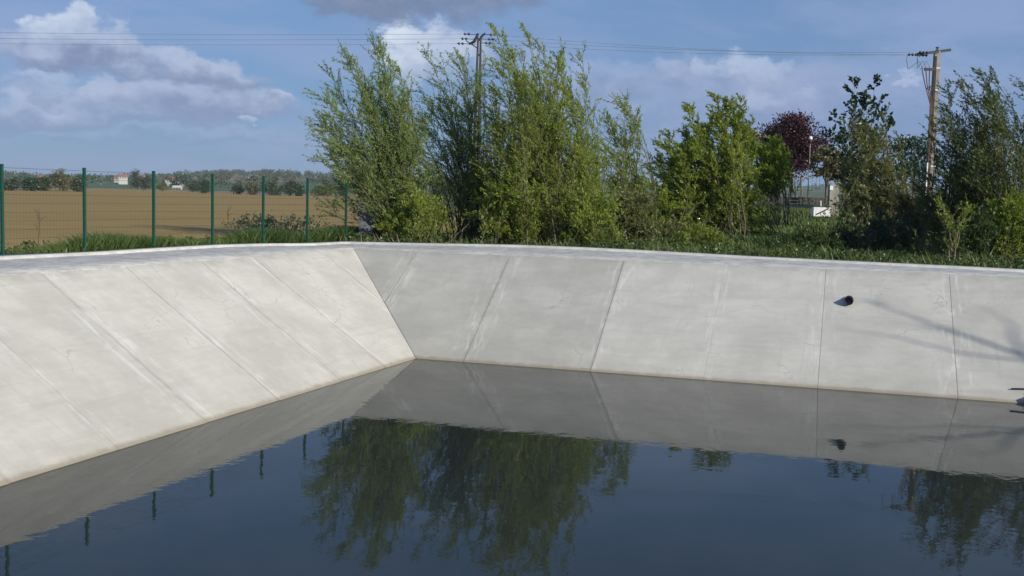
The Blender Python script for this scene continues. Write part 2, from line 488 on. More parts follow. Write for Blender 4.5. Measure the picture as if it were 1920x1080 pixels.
# ------------------------------------------------------------------ basin coordinates
C0 = np.array([-2.48, 28.08])                                  # far water corner
DR = np.array([0.95609, -0.29306]); NR = np.array([0.29306, 0.95609])
DL = np.array([0.34400, 0.93897]); NL = np.array([-0.93897, 0.34400])
A_W, B_W = 19.0, 21.5                                          # water sheet along the right and left banks
OUT = 7.0


def ab(a, b, z=0.0):
    p = C0 + a * DR - b * DL
    return np.array([p[0], p[1], z])


def smooth(e0, e1, x):
    u = np.clip((x - e0) / (e1 - e0), 0, 1); return u * u * (3 - 2 * u)


def terrain(x, y):
    x = np.asarray(x, float); y = np.asarray(y, float)
    d = np.hypot(x, y)
    z = 2.44 + 0.0 * x
    z = z - 0.15 * smooth(45, 120, d)
    z = z + 2.9 * smooth(48, 120, y) * smooth(-6, 14, x - 0.05 * y)       # the ground climbs behind the right bank
    azm = np.arctan2(x, y)
    hill = 16 + 20 * smooth(-0.42, -0.15, azm) + 5 * np.sin(azm * 23 + 1.0)
    z = z + hill * smooth(650, 2600, d)
    return z


# ------------------------------------------------------------------ ground sheet with the hole for the basin
def build_ground():
    M['ground'] = ground_mat(); M['field'] = field_mat(); M['water'] = water_mat()
    far = np.array([9, 12, 16, 22, 30, 42, 60, 85, 120, 170, 240, 340, 410, 480, 570, 650, 760, 900, 1100, 1350, 1650, 2000, 2400, 2900, 3500])
    al = np.concatenate([-(far[::-1]), [-OUT + 0.15], np.linspace(-4, A_W + 4, 6), [A_W + OUT - 0.15], A_W + far])
    bl = np.concatenate([-(far[::-1]), [-OUT + 0.15], np.linspace(-4, B_W + 4, 6), [B_W + OUT - 0.15], B_W + far])
    # finer azimuth steps far out
    AA, BB = np.meshgrid(al, bl, indexing='ij')
    X = C0[0] + AA * DR[0] - BB * DL[0]; Y = C0[1] + AA * DR[1] - BB * DL[1]
    Z = terrain(X, Y)
    nb = len(bl)
    V = np.stack([X, Y, Z], -1).reshape(-1, 3)
    F4 = []
    for i in range(len(al) - 1):
        for j in range(nb - 1):
            if al[i] >= -OUT + 0.1 and al[i + 1] <= A_W + OUT - 0.1 and bl[j] >= -OUT + 0.1 and bl[j + 1] <= B_W + OUT - 0.1:
                continue
            F4.append((i * nb + j, (i + 1) * nb + j, (i + 1) * nb + j + 1, i * nb + j + 1)[::-1])
    g = mesh_np('ground', V, np.array(F4), M['ground'], smooth=True)
    tag(g, 'rough green meadow ground around the basin reaching to the far hills', 'ground', kind='structure')
    # water
    V = [ab(-0.35, -0.35), ab(A_W + 0.35, -0.35), ab(A_W + 0.35, B_W + 0.35), ab(-0.35, B_W + 0.35)]
    w = mesh_np('water', np.array(V), np.array([[3, 2, 1, 0]]), M['water'])
    tag(w, 'dark still water mirroring the willows and sky inside the concrete basin', 'water', kind='structure')
    # ploughed field beyond the fence
    near = [(-1300, 440), (-600, 455), (-90, 480), (60, 474), (180, 464), (330, 456), (450, 452), (600, 447), (760, 445), (900, 440)]
    edge = [(-1300, 322), (-700, 340), (-260, 352), (-60, 356), (30, 357), (100, 353.4), (200, 354.0), (300, 356), (450, 363.2), (500, 366), (640, 368), (800, 372), (950, 376)]

    def hit(px, py, zg=2.34):
        d = ray(px, py); s = (zg - HC) / d[2]; return d[0] * s, d[1] * s
    E = [hit(*e) for e in edge]; N = [hit(*e) for e in near]
    us = np.linspace(0, 1, 41)
    Ex = np.interp(us, np.linspace(0, 1, len(E)), [e[0] for e in E]); Ey = np.interp(us, np.linspace(0, 1, len(E)), [e[1] for e in E])
    Nx = np.interp(us, np.linspace(0, 1, len(N)), [e[0] for e in N]); Ny = np.interp(us, np.linspace(0, 1, len(N)), [e[1] for e in N])
    vs = np.linspace(0, 1, 30) ** 2
    X = Nx[:, None] + (Ex - Nx)[:, None] * vs; Y = Ny[:, None] + (Ey - Ny)[:, None] * vs
    Z = terrain(X, Y) + 0.05
    nv = len(vs)
    Q = [(i * nv + j, (i + 1) * nv + j, (i + 1) * nv + j + 1, i * nv + j + 1) for i in range(40) for j in range(nv - 1)]
    fl = mesh_np('ploughed_field', np.stack([X, Y, Z], -1).reshape(-1, 3), np.array(Q), M['field'], smooth=True)
    tag(fl, 'wide bare brown ploughed field beyond the green fence', 'field', kind='structure')


build_ground()


# ------------------------------------------------------------------ concrete basin: slabs, apron, kerb
def build_basin():
    root = empty('concrete_basin', ab(0, 0, 2.6), 'pale concrete basin with sloping slab sides round the dark water', 'basin')
    org = ab(0, 0, 2.6)
    SL = 1 / 1.5
    TOP, LOW = 3.90, -0.45
    up_r = np.array([NR[0], NR[1], SL]); up_l = np.array([NL[0], NL[1], SL])

    def plane_pt(side, s, o, lift):
        if side == 'R':
            p = C0 + s * DR + o * NR; n = np.array([-NR[0] * SL, -NR[1] * SL, 1.0])
        elif side == 'L':
            p = C0 - s * DL + o * NL; n = np.array([-NL[0] * SL, -NL[1] * SL, 1.0])
        elif side == 'E':
            p = C0 + A_W * DR - s * DL - o * NL; n = np.array([NL[0] * SL, NL[1] * SL, 1.0])
        else:
            p = C0 - B_W * DL + s * DR - o * NR; n = np.array([NR[0] * SL, NR[1] * SL, 1.0])
        n = n / np.linalg.norm(n)
        return np.array([p[0], p[1], o * SL]) + n * lift

    # joints that hardly show: half gap, and how far the grime keeps off them
    faint = {('R', 7.52): (0.001, 0.2), ('R', 10.20): (0.003, 0.1), ('R', 13.28): (0.004, 0.04), ('L', 6.57): (0.004, 0.06), ('L', 11.37): (0.002, 0.2), ('L', 1.75): (0.005, 0.05)}

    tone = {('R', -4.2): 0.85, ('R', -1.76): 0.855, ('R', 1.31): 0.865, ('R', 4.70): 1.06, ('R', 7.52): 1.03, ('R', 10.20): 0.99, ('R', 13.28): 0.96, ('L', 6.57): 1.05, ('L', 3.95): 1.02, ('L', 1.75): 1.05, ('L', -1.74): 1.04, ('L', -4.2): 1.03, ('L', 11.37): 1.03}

    def slab(side, s0, s1, lo=None, hi=None, poly=None):
        g0, f0 = faint.get((side, s0), (0.006, 0.0)); g1, f1 = faint.get((side, s1), (0.006, 0.0))
        if poly is None:
            poly = [(s0 + g0, LOW), (s1 - g1, LOW), (s1 - g1, TOP), (s0 + g0, TOP)]
        # subdivide top sheet a little so the edge attribute reads well
        lift = float(rng.normal(0, 0.004))
        n = len(poly)
        V = [plane_pt(side, s, o, lift) for s, o in poly] + [plane_pt(side, s, o, lift - 0.09) for s, o in poly]
        at_ = [(s - s0 + f0, s1 - s + f1, o * 1.2) for s, o in poly] * 2
        Fc = [tuple(range(n)), tuple(range(2 * n - 1, n - 1, -1))] + [(i, n + i, n + (i + 1) % n, (i + 1) % n) for i in range(n)]
        if side in ('L', 'N'):
            Fc = [f[::-1] for f in Fc]
        o = mesh_py('slab', V, Fc, M['slab'], root, org, {'edge': at_})
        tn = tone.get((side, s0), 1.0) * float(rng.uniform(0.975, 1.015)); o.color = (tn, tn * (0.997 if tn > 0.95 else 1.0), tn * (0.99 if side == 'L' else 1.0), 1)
        bv = o.modifiers.new('bevel', 'BEVEL'); bv.width = 0.004; bv.segments = 1; bv.limit_method = 'ANGLE'
        return o

    # the hip between the two banks: o_L = o_R ; along it s = -k*o
    kR = 0.948     # a-shift per metre of offset on the right bank (from the angle between the banks)
    kL = 0.948
    g = 0.006
    jr = [1.31, 4.70, 7.52, 10.20, 13.28, 16.3, 19.0]
    jl = [1.75, 3.95, 6.57, 9.0, 11.37, 13.68, 16.4, 19.0, 21.5]
    HJ = 1.85                                                     # where the hip joints meet
    # right bank, corner pieces
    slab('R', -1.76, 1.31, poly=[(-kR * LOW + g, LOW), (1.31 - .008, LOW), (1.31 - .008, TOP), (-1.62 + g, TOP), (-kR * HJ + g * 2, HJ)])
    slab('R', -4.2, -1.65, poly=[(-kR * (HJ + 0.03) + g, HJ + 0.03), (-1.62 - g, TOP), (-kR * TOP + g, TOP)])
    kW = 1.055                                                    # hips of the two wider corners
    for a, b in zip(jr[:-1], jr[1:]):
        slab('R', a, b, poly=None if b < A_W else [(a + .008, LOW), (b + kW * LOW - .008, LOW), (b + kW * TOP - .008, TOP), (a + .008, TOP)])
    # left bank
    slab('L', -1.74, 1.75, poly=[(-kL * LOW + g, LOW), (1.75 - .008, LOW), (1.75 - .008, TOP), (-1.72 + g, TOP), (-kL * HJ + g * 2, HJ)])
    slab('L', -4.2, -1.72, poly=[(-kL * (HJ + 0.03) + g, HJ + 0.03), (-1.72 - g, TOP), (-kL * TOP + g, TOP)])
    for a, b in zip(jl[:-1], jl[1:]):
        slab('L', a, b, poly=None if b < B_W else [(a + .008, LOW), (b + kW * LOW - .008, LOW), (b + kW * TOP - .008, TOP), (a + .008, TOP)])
    # the two banks out of the picture
    for i in range(6):
        for side, LEN in (('E', B_W), ('N', A_W)):
            s0, s1 = LEN * i / 6, LEN * (i + 1) / 6
            k0 = kW if i == 0 else 0.0; k1 = kR if i == 5 else 0.0
            slab(side, s0, s1, poly=[(s0 - k0 * LOW + .008, LOW), (s1 + k1 * LOW - .008, LOW), (s1 + k1 * TOP - .008, TOP), (s0 - k0 * TOP + .008, TOP)])
    # sealant bed seen at the bottom of the joints
    for side, s0, s1 in (('R', -4.6, A_W + 4.6), ('L', -4.6, B_W + 4.6), ('E', -4.6, B_W + 4.6), ('N', -4.6, A_W + 4.6)):
        if side in 'RL':
            poly = [(-kR * LOW, LOW), (s1 - 4.6 + kW * LOW, LOW), (s1 - 4.6 + kW * TOP, TOP), (-kR * TOP, TOP)]
        else:
            poly = [(-kW * LOW, LOW), (s1 - 4.6 + kR * LOW, LOW), (s1 - 4.6 + kR * TOP, TOP), (-kW * TOP, TOP)]
        V = [plane_pt(side, s, o, -0.018) for s, o in poly]
        mesh_py('joint_bed', V, [(0, 1, 2, 3) if side in ('R', 'E') else (3, 2, 1, 0)], M['joint'], root, org)

    # apron and kerb.  outer edge: plan point, height (read off the photograph along the two banks)
    def lp(b, off, z): p = C0 - b * DL + off * NL; return (p[0], p[1], z)
    def rp(a, off, z): p = C0 + a * DR + off * NR; return (p[0], p[1], z)
    outer = [lp(B_W + 7, 7.0, 2.72), lp(12, 7.0, 2.725), lp(7, 7.0, 2.722), lp(4.4, 7.0, 2.702), lp(1.8, 7.0, 2.712), lp(-0.8, 6.98, 2.712),
             (-7.70, 33.0, 2.70), (-6.55, 34.05, 2.690), rp(-5.55, 7.0, 2.665), rp(-2.9, 7.0, 2.712), rp(0.5, 7.0, 2.785), rp(2.4, 7.0, 2.792), rp(4.3, 7.0, 2.778),
             rp(7.8, 7.0, 2.727), rp(10.3, 7.0, 2.70), rp(13.7, 7.0, 2.677), rp(15.5, 7.0, 2.655), rp(A_W + 6.8, 7.0, 2.66)]
    inner = [lp(B_W + 3.9, 3.9, 2.6), lp(12, 3.9, 2.6), lp(7, 3.9, 2.6), lp(4.4, 3.9, 2.6), lp(1.8, 3.9, 2.6), lp(-0.8, 3.9, 2.6),
             lp(-2.0, 3.9, 2.6), lp(-3.0, 3.9, 2.6), None, rp(-2.4, 3.9, 2.6), rp(0.5, 3.9, 2.6), rp(2.4, 3.9, 2.6), rp(4.3, 3.9, 2.6),
             rp(7.8, 3.9, 2.6), rp(10.3, 3.9, 2.6), rp(13.7, 3.9, 2.6), rp(15.5, 3.9, 2.6), rp(A_W + 3.9, 3.9, 2.6)]
    c = C0 - kR * 3.9 * DR + 3.9 * NR
    inner[8] = (c[0], c[1], 2.6)
    O = np.array(outer); I = np.array(inner)
    # resample finely so the edge can wander a little
    def fine(P, n=12):
        t0 = np.arange(len(P)); t1 = np.linspace(0, len(P) - 1, (len(P) - 1) * n + 1)
        return np.stack([np.interp(t1, t0, P[:, k]) for k in range(3)], 1)
    O = fine(O); I = fine(I)
    n = len(O)
    wob = np.convolve(rng.normal(0, 1, n + 16), np.ones(9) / 9, 'same')[8:8 + n]
    W = O - I; L = np.linalg.norm(W[:, :2], axis=1)[:, None]; W = W / L
    kin = O - W * np.minimum(0.55, L * 0.3); kin[:, 2] = O[:, 2] - 0.055
    mid = I + (kin - I) * 0.45; mid[:, 2] += 0.0
    I[:, 2] += 0.004 + 0.012 * wob
    I2 = I - W * 0.05; I2[:, 2] = I[:, 2] - 0.07                  # lip hanging just over the slabs
    def strip(rows, name, mat, par=root, smoothed=False):
        m_ = len(rows); V = np.concatenate(rows)
        Q = [(r * n + i, (r + 1) * n + i, (r + 1) * n + i + 1, r * n + i + 1) for r in range(m_ - 1) for i in range(n - 1)]
        return mesh_np(name, V, np.array(Q), mat, par, org=org, smooth=smoothed)
    down = lambda P, h: P - np.array([0, 0, h])
    strip([down(I2, 0.1), I2, I, mid, kin - np.array([0, 0, 0.004])], 'apron', M['apron'])
    O2 = O.copy(); O2[:, 2] += 0.004 * wob
    strip([down(kin, 0.1), kin + np.array([0, 0, 0.05]), O2, down(O2, 0.5)], 'kerb', M['kerb'])
    # aprons on the two near sides
    V = [ab(A_W + 3.9, -3.9, 2.6), ab(A_W + 7.2, -7.2, 2.68), ab(A_W + 7.2, B_W + 7.2, 2.68), ab(A_W + 3.9, B_W + 3.9, 2.6), ab(-3.9, B_W + 3.9, 2.6), ab(-7.2, B_W + 7.2, 2.68)]
    mesh_py('apron', V, [(0, 3, 2, 1), (3, 4, 5, 2)], M['apron'], root, org)
    # outlet pipe through the right bank
    tip = at(1592, 564.5, 27.33); n2 = np.array([NR[0], NR[1], 0.0])
    pr = empty('outlet_pipe', tip, 'short black drain pipe sticking out of the concrete slope', 'pipe')
    an = np.arange(24) * 2 * math.pi / 24
    A = np.array([DR[0], DR[1], 0]); B = np.array([0, 0, 1.0])
    prof = [(0.5, 0.105), (-0.0, 0.105), (-0.0, 0.092), (0.45, 0.092)]
    V = np.concatenate([tip + n2 * k + r * (np.cos(an)[:, None] * A + np.sin(an)[:, None] * B) for k, r in prof])
    Q = [(r * 24 + i, r * 24 + (i + 1) % 24, (r + 1) * 24 + (i + 1) % 24, (r + 1) * 24 + i) for r in range(3) for i in range(24)]
    mesh_np('pipe_barrel', V, np.array(Q), M['pvc'], pr, org=tip)
    V = tip + n2 * 0.44 + 0.092 * (np.cos(an)[:, None] * A + np.sin(an)[:, None] * B)
    mesh_py('pipe_plug', V, [tuple(range(24))], M['pvc'], pr, tip)
    col_r = [(0.27, 0.118), (0.34, 0.118), (0.34, 0.104)]
    V = np.concatenate([tip + n2 * k + r * (np.cos(an)[:, None] * A + np.sin(an)[:, None] * B) for k, r in [(0.22, 0.104)] + col_r])
    Q = [(r * 24 + i, r * 24 + (i + 1) % 24, (r + 1) * 24 + (i + 1) % 24, (r + 1) * 24 + i) for r in range(3) for i in range(24)]
    mesh_np('collar', V, np.array(Q), M['pvc'], pr, org=tip)


build_basin()


# ------------------------------------------------------------------ fence
def build_fence():
    P0 = np.array([-11.475, 24.131]); D = np.array([math.cos(1.19269), math.sin(1.19269)])
    root = empty('mesh_fence', (P0[0], P0[1], 2.6), 'green wire mesh fence on square posts along the basin edge by the field', 'fence')
    org = np.array([P0[0], P0[1], 2.6])
    ax = np.array([[D[0], D[1], 0], [-D[1], D[0], 0], [0, 0, 1.0]])
    TOPZ = 4.73
    idx = list(range(-5, 10))
    post_me = None; cap_me = None; panel_me = None
    for i in idx:
        q = P0 + D * 2.5 * i
        c = np.array([q[0], q[1], 0])
        if post_me is None:
            mb = MB(); mb.box((0, 0, -0.1), (0.06, 0.06, 4.16 - 2.0), ax=ax)
            mb.box((0.0, 0, 0.4), (0.085, 0.02, 0.05), ax=ax); mb.box((0.0, 0, -0.5), (0.085, 0.02, 0.05), ax=ax)
            po = mb.build('post', M['post'], root); post_me = po.data
            cb = MB(); cb.box((0, 0, 0), (0.07, 0.07, 0.03), ax=ax); ca = cb.build('post_cap', M['post'], po); cap_me = ca.data
        else:
            po = link(bpy.data.objects.new('post', post_me), root); ca = link(bpy.data.objects.new('post_cap', cap_me), po)
        po.location = (q[0] - org[0], q[1] - org[1], TOPZ - 0.98 - org[2]); ca.location = (0, 0, 0.985)
        if i == idx[-1]:
            break
        if panel_me is None:
            mb = MB()
            for k in range(9):                                   # level double wires
                z = -0.03 - 0.2 * k
                for e in (0.0,):
                    mb.box((1.25 * D[0] + ax[1][0] * e, 1.25 * D[1] + ax[1][1] * e, z), (2.44, 0.007, 0.007), ax=ax)
            for k in range(1, 25):
                mb.box((D[0] * 0.1 * k, D[1] * 0.1 * k, -0.84), (0.0016, 0.0016, 1.68), ax=ax)
            pa = mb.build('mesh_panel', M['wire_green'], root); panel_me = pa.data
        else:
            pa = link(bpy.data.objects.new('mesh_panel', panel_me), root)
        pa.location = (q[0] - org[0], q[1] - org[1], TOPZ - 0.03 - org[2])


build_fence()


# ------------------------------------------------------------------ trees
def unit(v):
    return v / (np.linalg.norm(v, axis=-1, keepdims=True) + 1e-9)


def leaf_quads(P, Dv, L, W, r):
    """one lozenge leaf per row"""
    n = len(P)
    side = unit(np.cross(Dv, r.normal(size=(n, 3))))
    L = np.broadcast_to(L, (n,))[:, None]; W = np.broadcast_to(W, (n,))[:, None]
    mid = P + Dv * L * 0.45
    V = np.stack([P, mid + side * W * 0.5, P + Dv * L, mid - side * W * 0.5], 1).reshape(-1, 3)
    return V, np.arange(4 * n).reshape(-1, 4)


WIND = np.array([-1.0, 0.15, 0.05])


def willow(name, label, cat, base_px, Y, tips, nst, leafmat, leaf=(0.125, 0.037), twigs=26, lpt=26, depth=1.3, twig_len=(0.45, 1.15), wind=0.35,
           low=0.30, seed=1, barkm='bark', group=None, stemr=0.034, spread=0.5, bend=0.10, t_min=0.10, vb=(0.0, 1.0), fill=0.75):
    """a many-stemmed willow; the tips of its stems follow the outline given in photo pixels at distance Y"""
    r = np.random.default_rng(seed)
    b = at(base_px, 440, Y); b[2] = float(terrain(b[0], b[1])) - 0.05
    root = empty(name, b, label, cat, group)
    tp = np.array([at(px, py, Y) for px, py in tips])
    stems = []; Tw0, TwD, TwL = [], [], []
    for k in range(nst):
        i, j = r.integers(0, len(tp), 2)
        if k < len(tp):
            T = tp[k].copy(); hf = 1.0
        else:
            u = r.random(); T = tp[i] * u + tp[j] * (1 - u); hf = low + (1 - low) * r.random() ** fill
        T = T.copy(); T[2] = b[2] + (T[2] - b[2]) * hf
        T[0] += r.normal(0, 0.12); T[1] += r.normal(0, depth * 0.55)
        s = b + np.array([r.normal(0, spread * 0.5), r.normal(0, spread * 0.4), 0])
        h = T[2] - s[2]
        C = s + (T - s) * np.array([0.35, 0.35, 0.55]) + np.array([bend * h, 0, 0])
        tt = np.linspace(0, 1, 9)[:, None]
        P = (1 - tt) ** 2 * s + 2 * tt * (1 - tt) * C + tt ** 2 * T
        P[1:-1] += r.normal(0, 0.03, (7, 3))
        rad = stemr * (0.5 + 0.6 * h / 8) * (1 - 0.88 * tt[:, 0]) * r.uniform(0.7, 1.25)
        stems.append(tube(P, rad, 6))
        nt = max(6, int(twigs * (h / 6) * r.uniform(0.8, 1.2)))
        tq = t_min + (1 - t_min) * r.random(nt) ** 0.85
        tq[:3] = (0.97, 0.99, 0.93)
        tq = tq[:, None]
        p0 = (1 - tq) ** 2 * s + 2 * tq * (1 - tq) * C + tq ** 2 * T
        tan = unit(2 * (1 - tq) * (C - s) + 2 * tq * (T - C))
        dv = unit(tan * 0.9 + unit(r.normal(size=(nt, 3))) * 0.80 + np.array([0, 0, 0.15]))
        Tw0.append(p0); TwD.append(dv)
        TwL.append(r.uniform(*twig_len, nt) * (1.05 - 0.45 * tq[:, 0] ** 3))
    P0 = np.concatenate(Tw0); DV = np.concatenate(TwD); LN = np.concatenate(TwL)
    n = len(P0)
    W = WIND * wind
    # twigs as three-sided tubes
    us = np.array([0, 0.5, 1.0])
    PT = P0[:, None] + DV[:, None] * (LN[:, None] * us)[..., None] + W * (LN[:, None] * us ** 2)[..., None]
    ref = unit(np.cross(DV, np.array([0.3, 0.9, 0.2]))); ref2 = np.cross(DV, ref)
    an = np.arange(3) * 2 * math.pi / 3
    rr = np.array([0.008, 0.005, 0.002])
    V = PT[:, :, None] + rr[None, :, None, None] * (np.cos(an)[None, None, :, None] * ref[:, None, None] + np.sin(an)[None, None, :, None] * ref2[:, None, None])
    V = V.reshape(-1, 3)
    q0 = np.array([[s_ * 3 + j, s_ * 3 + (j + 1) % 3, s_ * 3 + 3 + (j + 1) % 3, s_ * 3 + 3 + j] for s_ in range(2) for j in range(3)])
    Q = (np.arange(n)[:, None, None] * 9 + q0).reshape(-1, 4)
    stems.append((V, Q))
    V, Q = cat_mesh(stems)
    mesh_np('trunk', V, Q, M[barkm], root, org=b, smooth=True)
    # leaves
    u = r.uniform(0.08, 1.0, (n, lpt))
    LP = P0[:, None] + DV[:, None] * (LN[:, None] * u)[..., None] + W * (LN[:, None] * u ** 2)[..., None]
    LD = unit(DV[:, None] * 0.8 + W * (2 * u)[..., None] * 1.0 + r.normal(size=(n, lpt, 3)) * 0.42)
    LP = LP.reshape(-1, 3) + r.normal(0, 0.02, (n * lpt, 3)); LD = LD.reshape(-1, 3)
    m = len(LP)
    V, Q = leaf_quads(LP, LD, leaf[0] * r.uniform(0.7, 1.25, m), leaf[1] * r.uniform(0.75, 1.2, m), r)
    stv = np.repeat(r.random(n), lpt)
    v = np.clip(0.5 * stv + 0.5 * r.random(m), 0, 1)
    v = vb[0] + v * (vb[1] - vb[0])
    mesh_np('crown', V, Q, M[leafmat], root, {'v': np.repeat(v, 4)}, org=b)
    return root


def round_tree(name, label, cat, b, top_z, crown_r, crown_base, nleaf, leafmat, leaf=0.3, seed=1, clumps=40, barkm='bark', group=None, trunk_r=0.15, hollow=0.55, squash=1.0, shape=1.0):
    """a single-trunked tree: trunk and limbs, leaf faces gathered in uneven clumps"""
    r = np.random.default_rng(seed)
    b = np.asarray(b, float).copy(); b[2] = float(terrain(b[0], b[1])) - 0.1
    root = empty(name, b, label, cat, group)
    cz = (top_z + crown_base) / 2; rz = (top_z - crown_base) / 2
    cen = np.array([b[0], b[1], cz])
    d = unit(r.normal(size=(clumps, 3)))
    rad = hollow + (1 - hollow) * r.random(clumps)
    C = cen + d * rad[:, None] * np.array([crown_r * 0.85, crown_r * 0.85 * squash, rz * 0.85])
    C[:, :2] = b[:2] + (C[:, :2] - b[:2]) * (1 - (1 - shape) * np.clip((C[:, 2] - cz) / rz, 0, 1))[:, None]
    parts = [tube(np.array([b, [b[0] + r.normal(0, .05), b[1], (b[2] + crown_base) / 2], [b[0] + r.normal(0, .1), b[1], cz], [b[0], b[1], cz + rz * 0.7]]),
                  [trunk_r, trunk_r * 0.85, trunk_r * 0.6, trunk_r * 0.15], 8)]
    for k in range(min(clumps, 26)):
        t0 = r.uniform(0.25, 0.8); s = b + (np.array([b[0], b[1], cz + rz * .5]) - b) * t0
        m = (s + C[k]) / 2 + np.array([0, 0, 0.12 * rz])
        parts.append(tube(np.array([s, m, C[k]]), [trunk_r * 0.35, trunk_r * 0.2, trunk_r * 0.06], 5))
    V, Q = cat_mesh(parts)
    mesh_np('trunk', V, Q, M[barkm], root, org=b, smooth=True)
    per = max(1, nleaf // clumps)
    sz = crown_r * r.uniform(0.22, 0.42, clumps)
    P = C[:, None] + unit(r.normal(size=(clumps, per, 3))) * (r.random((clumps, per, 1)) ** 0.5) * sz[:, None, None] * np.array([1.15, 1.15, 0.85])
    P = P.reshape(-1, 3)
    V, Q = leaf_quads(P, unit(r.normal(size=P.shape) + np.array([-0.3, 0, -0.2])), leaf * r.uniform(0.6, 1.3, len(P)), leaf * 0.62 * r.uniform(0.7, 1.2, len(P)), r)
    v = np.clip(np.repeat(r.random(clumps), per) * 0.5 + r.random(len(P)) * 0.5, 0, 1)
    mesh_np('crown', V, Q, M[leafmat], root, {'v': np.repeat(v, 4)}, org=b)
    return root


def build_near_trees():
    willow('willow_tree', 'tall wind-blown willow beside the grey block at the end of the fence', 'tree', 735, 39.6,
           [(625, 128), (652, 104), (692, 74), (722, 96), (756, 140), (612, 190), (604, 242), (622, 300), (778, 200), (674, 112), (608, 268), (655, 330), (795, 240), (614, 165), (805, 330), (705, 82), (738, 118), (770, 170)],
           112, 'lf_willow_cool', twigs=32, lpt=28, seed=3, low=0.15, depth=1.7, spread=0.9, leaf=(0.105, 0.030), wind=0.2, fill=0.5, bend=0.06)
    willow('willow_tree', 'slender open willow with dark bare stems in front of the double utility pole', 'tree', 878, 40.8,
           [(808, 98), (826, 114), (856, 104), (880, 122), (812, 155), (905, 150), (800, 215), (925, 200), (842, 190), (800, 290), (935, 260), (866, 104), (790, 170), (915, 130), (785, 230), (788, 300)],
           60, 'lf_willow_cool', twigs=27, lpt=23, seed=5, low=0.28, depth=1.3, stemr=0.04, t_min=0.2, spread=1.1, leaf=(0.105, 0.030), wind=0.22, fill=0.5, bend=0.06)
    willow('willow_tree', 'tallest dense willow with two high plumes, yellow-green, behind the basin rim', 'tree', 1005, 39.4,
           [(938, 66), (957, 88), (996, 60), (1015, 90), (1050, 104), (975, 120), (1020, 130), (930, 130), (1060, 165), (925, 220), (1100, 250), (1125, 330), (915, 320), (1030, 150), (1135, 400), (905, 400)],
           128, 'lf_willow', twigs=31, lpt=27, seed=8, low=0.12, depth=1.7, vb=(0.15, 1.0), spread=2.0, leaf=(0.11, 0.032), wind=0.24, fill=0.6, bend=0.07)
    willow('willow_tree', 'narrow willow stems rising at the edge of the tallest willow, feathery tip', 'tree', 1085, 40.2,
           [(1072, 118), (1090, 108), (1105, 160), (1062, 150), (1120, 230), (1135, 300), (1060, 260)],
           42, 'lf_willow', twigs=26, lpt=26, seed=13, low=0.2, depth=1.0, vb=(0.1, 0.95), spread=0.9, leaf=(0.11, 0.032), wind=0.24, bend=0.06)
    willow('willow_tree', 'small pale willow with one curling plume between the tall and the round willows', 'tree', 1175, 47.0,
           [(1150, 196), (1168, 188), (1190, 215), (1138, 220), (1200, 270), (1142, 280), (1215, 350), (1140, 370), (1222, 400)],
           48, 'lf_willow', twigs=24, lpt=20, seed=21, low=0.15, depth=1.3, leaf=(0.13, 0.040), spread=1.6, wind=0.25, fill=0.6)
    willow('willow_tree', 'broad rounded bright green willow standing apart in the middle of the far bank', 'tree', 1335, 57.0,
           [(1318, 188), (1340, 180), (1300, 200), (1365, 196), (1385, 190), (1285, 222), (1265, 250), (1240, 262), (1408, 230), (1232, 300), (1415, 290), (1250, 350), (1400, 380), (1235, 400), (1415, 400)],
           165, 'lf_yellow', twigs=30, lpt=30, seed=34, low=0.10, depth=2.2, leaf=(0.17, 0.055), twig_len=(0.4, 0.95), wind=0.18, spread=3.6, bend=0.03)
    willow('willow_tree', 'dull olive willow in front of the purple-leaved tree', 'tree', 1448, 66.0,
           [(1425, 268), (1446, 264), (1464, 276), (1415, 285), (1470, 300), (1420, 320), (1455, 300)],
           40, 'lf_yellow', twigs=26, lpt=24, seed=55, low=0.7, depth=1.6, leaf=(0.20, 0.070), wind=0.15, t_min=0.5, spread=1.4, vb=(0.0, 0.55))
    b = at(1482, 380, 112.0)
    round_tree('purple_leaved_tree', 'round dark purple-leaved tree above the playground frames', 'tree', b, at(1480, 206, 112)[2], 3.9, at(1480, 332, 112)[2], 24000, 'lf_red', 0.26, 9, 64, trunk_r=0.16, hollow=0.3)
    for k, (px, top, Y, rr, lm, lab) in enumerate([
            (1548, 270, 96, 1.5, 'lf_brown', 'thin budding tree beside the globe lamp post'),
            (1580, 300, 104, 1.8, 'lf_dark', 'small dark tree behind the leafy maple'),
            (1712, 250, 84, 2.4, 'lf_dark', 'dark green tree behind the concrete utility pole'),
            (1392, 225, 96, 1.6, 'lf_brown', 'reddish budding tree poking out behind the round willow')]):
        b = at(px, 380, Y)
        zb = float(terrain(b[0], b[1]))
        tz = at(px, top, Y)[2]
        round_tree('garden_tree', lab, 'tree', b, tz, rr, zb + (0.25 if k == 2 else 0.42) * (tz - zb), 3200, lm, 0.25, 60 + k, 40, trunk_r=0.1)
    # maple: few stems, big dark leaves
    willow('maple_tree', 'sparse dark-leaved maple with reaching branches between the willow and the concrete pole', 'tree', 1618, 62.0,
           [(1612, 158), (1648, 150), (1632, 180), (1585, 190), (1566, 215), (1560, 255), (1575, 285), (1600, 200), (1642, 190), (1590, 240), (1670, 230), (1600, 300)],
           24, 'lf_dark', twigs=11, lpt=13, seed=70, low=0.5, depth=1.3, leaf=(0.23, 0.16), wind=0.05, bend=0.0, twig_len=(0.5, 1.25), t_min=0.3, vb=(0.0, 0.75))
    willow('willow_tree', 'olive willow bush growing in front of the dark maple', 'tree', 1645, 52.0,
           [(1630, 225), (1655, 215), (1610, 260), (1680, 262), (1600, 310), (1692, 320), (1640, 250), (1600, 370), (1700, 380), (1660, 300)],
           72, 'lf_olive', twigs=25, lpt=22, seed=77, low=0.12, depth=1.6, leaf=(0.16, 0.052), wind=0.25, spread=2.2)
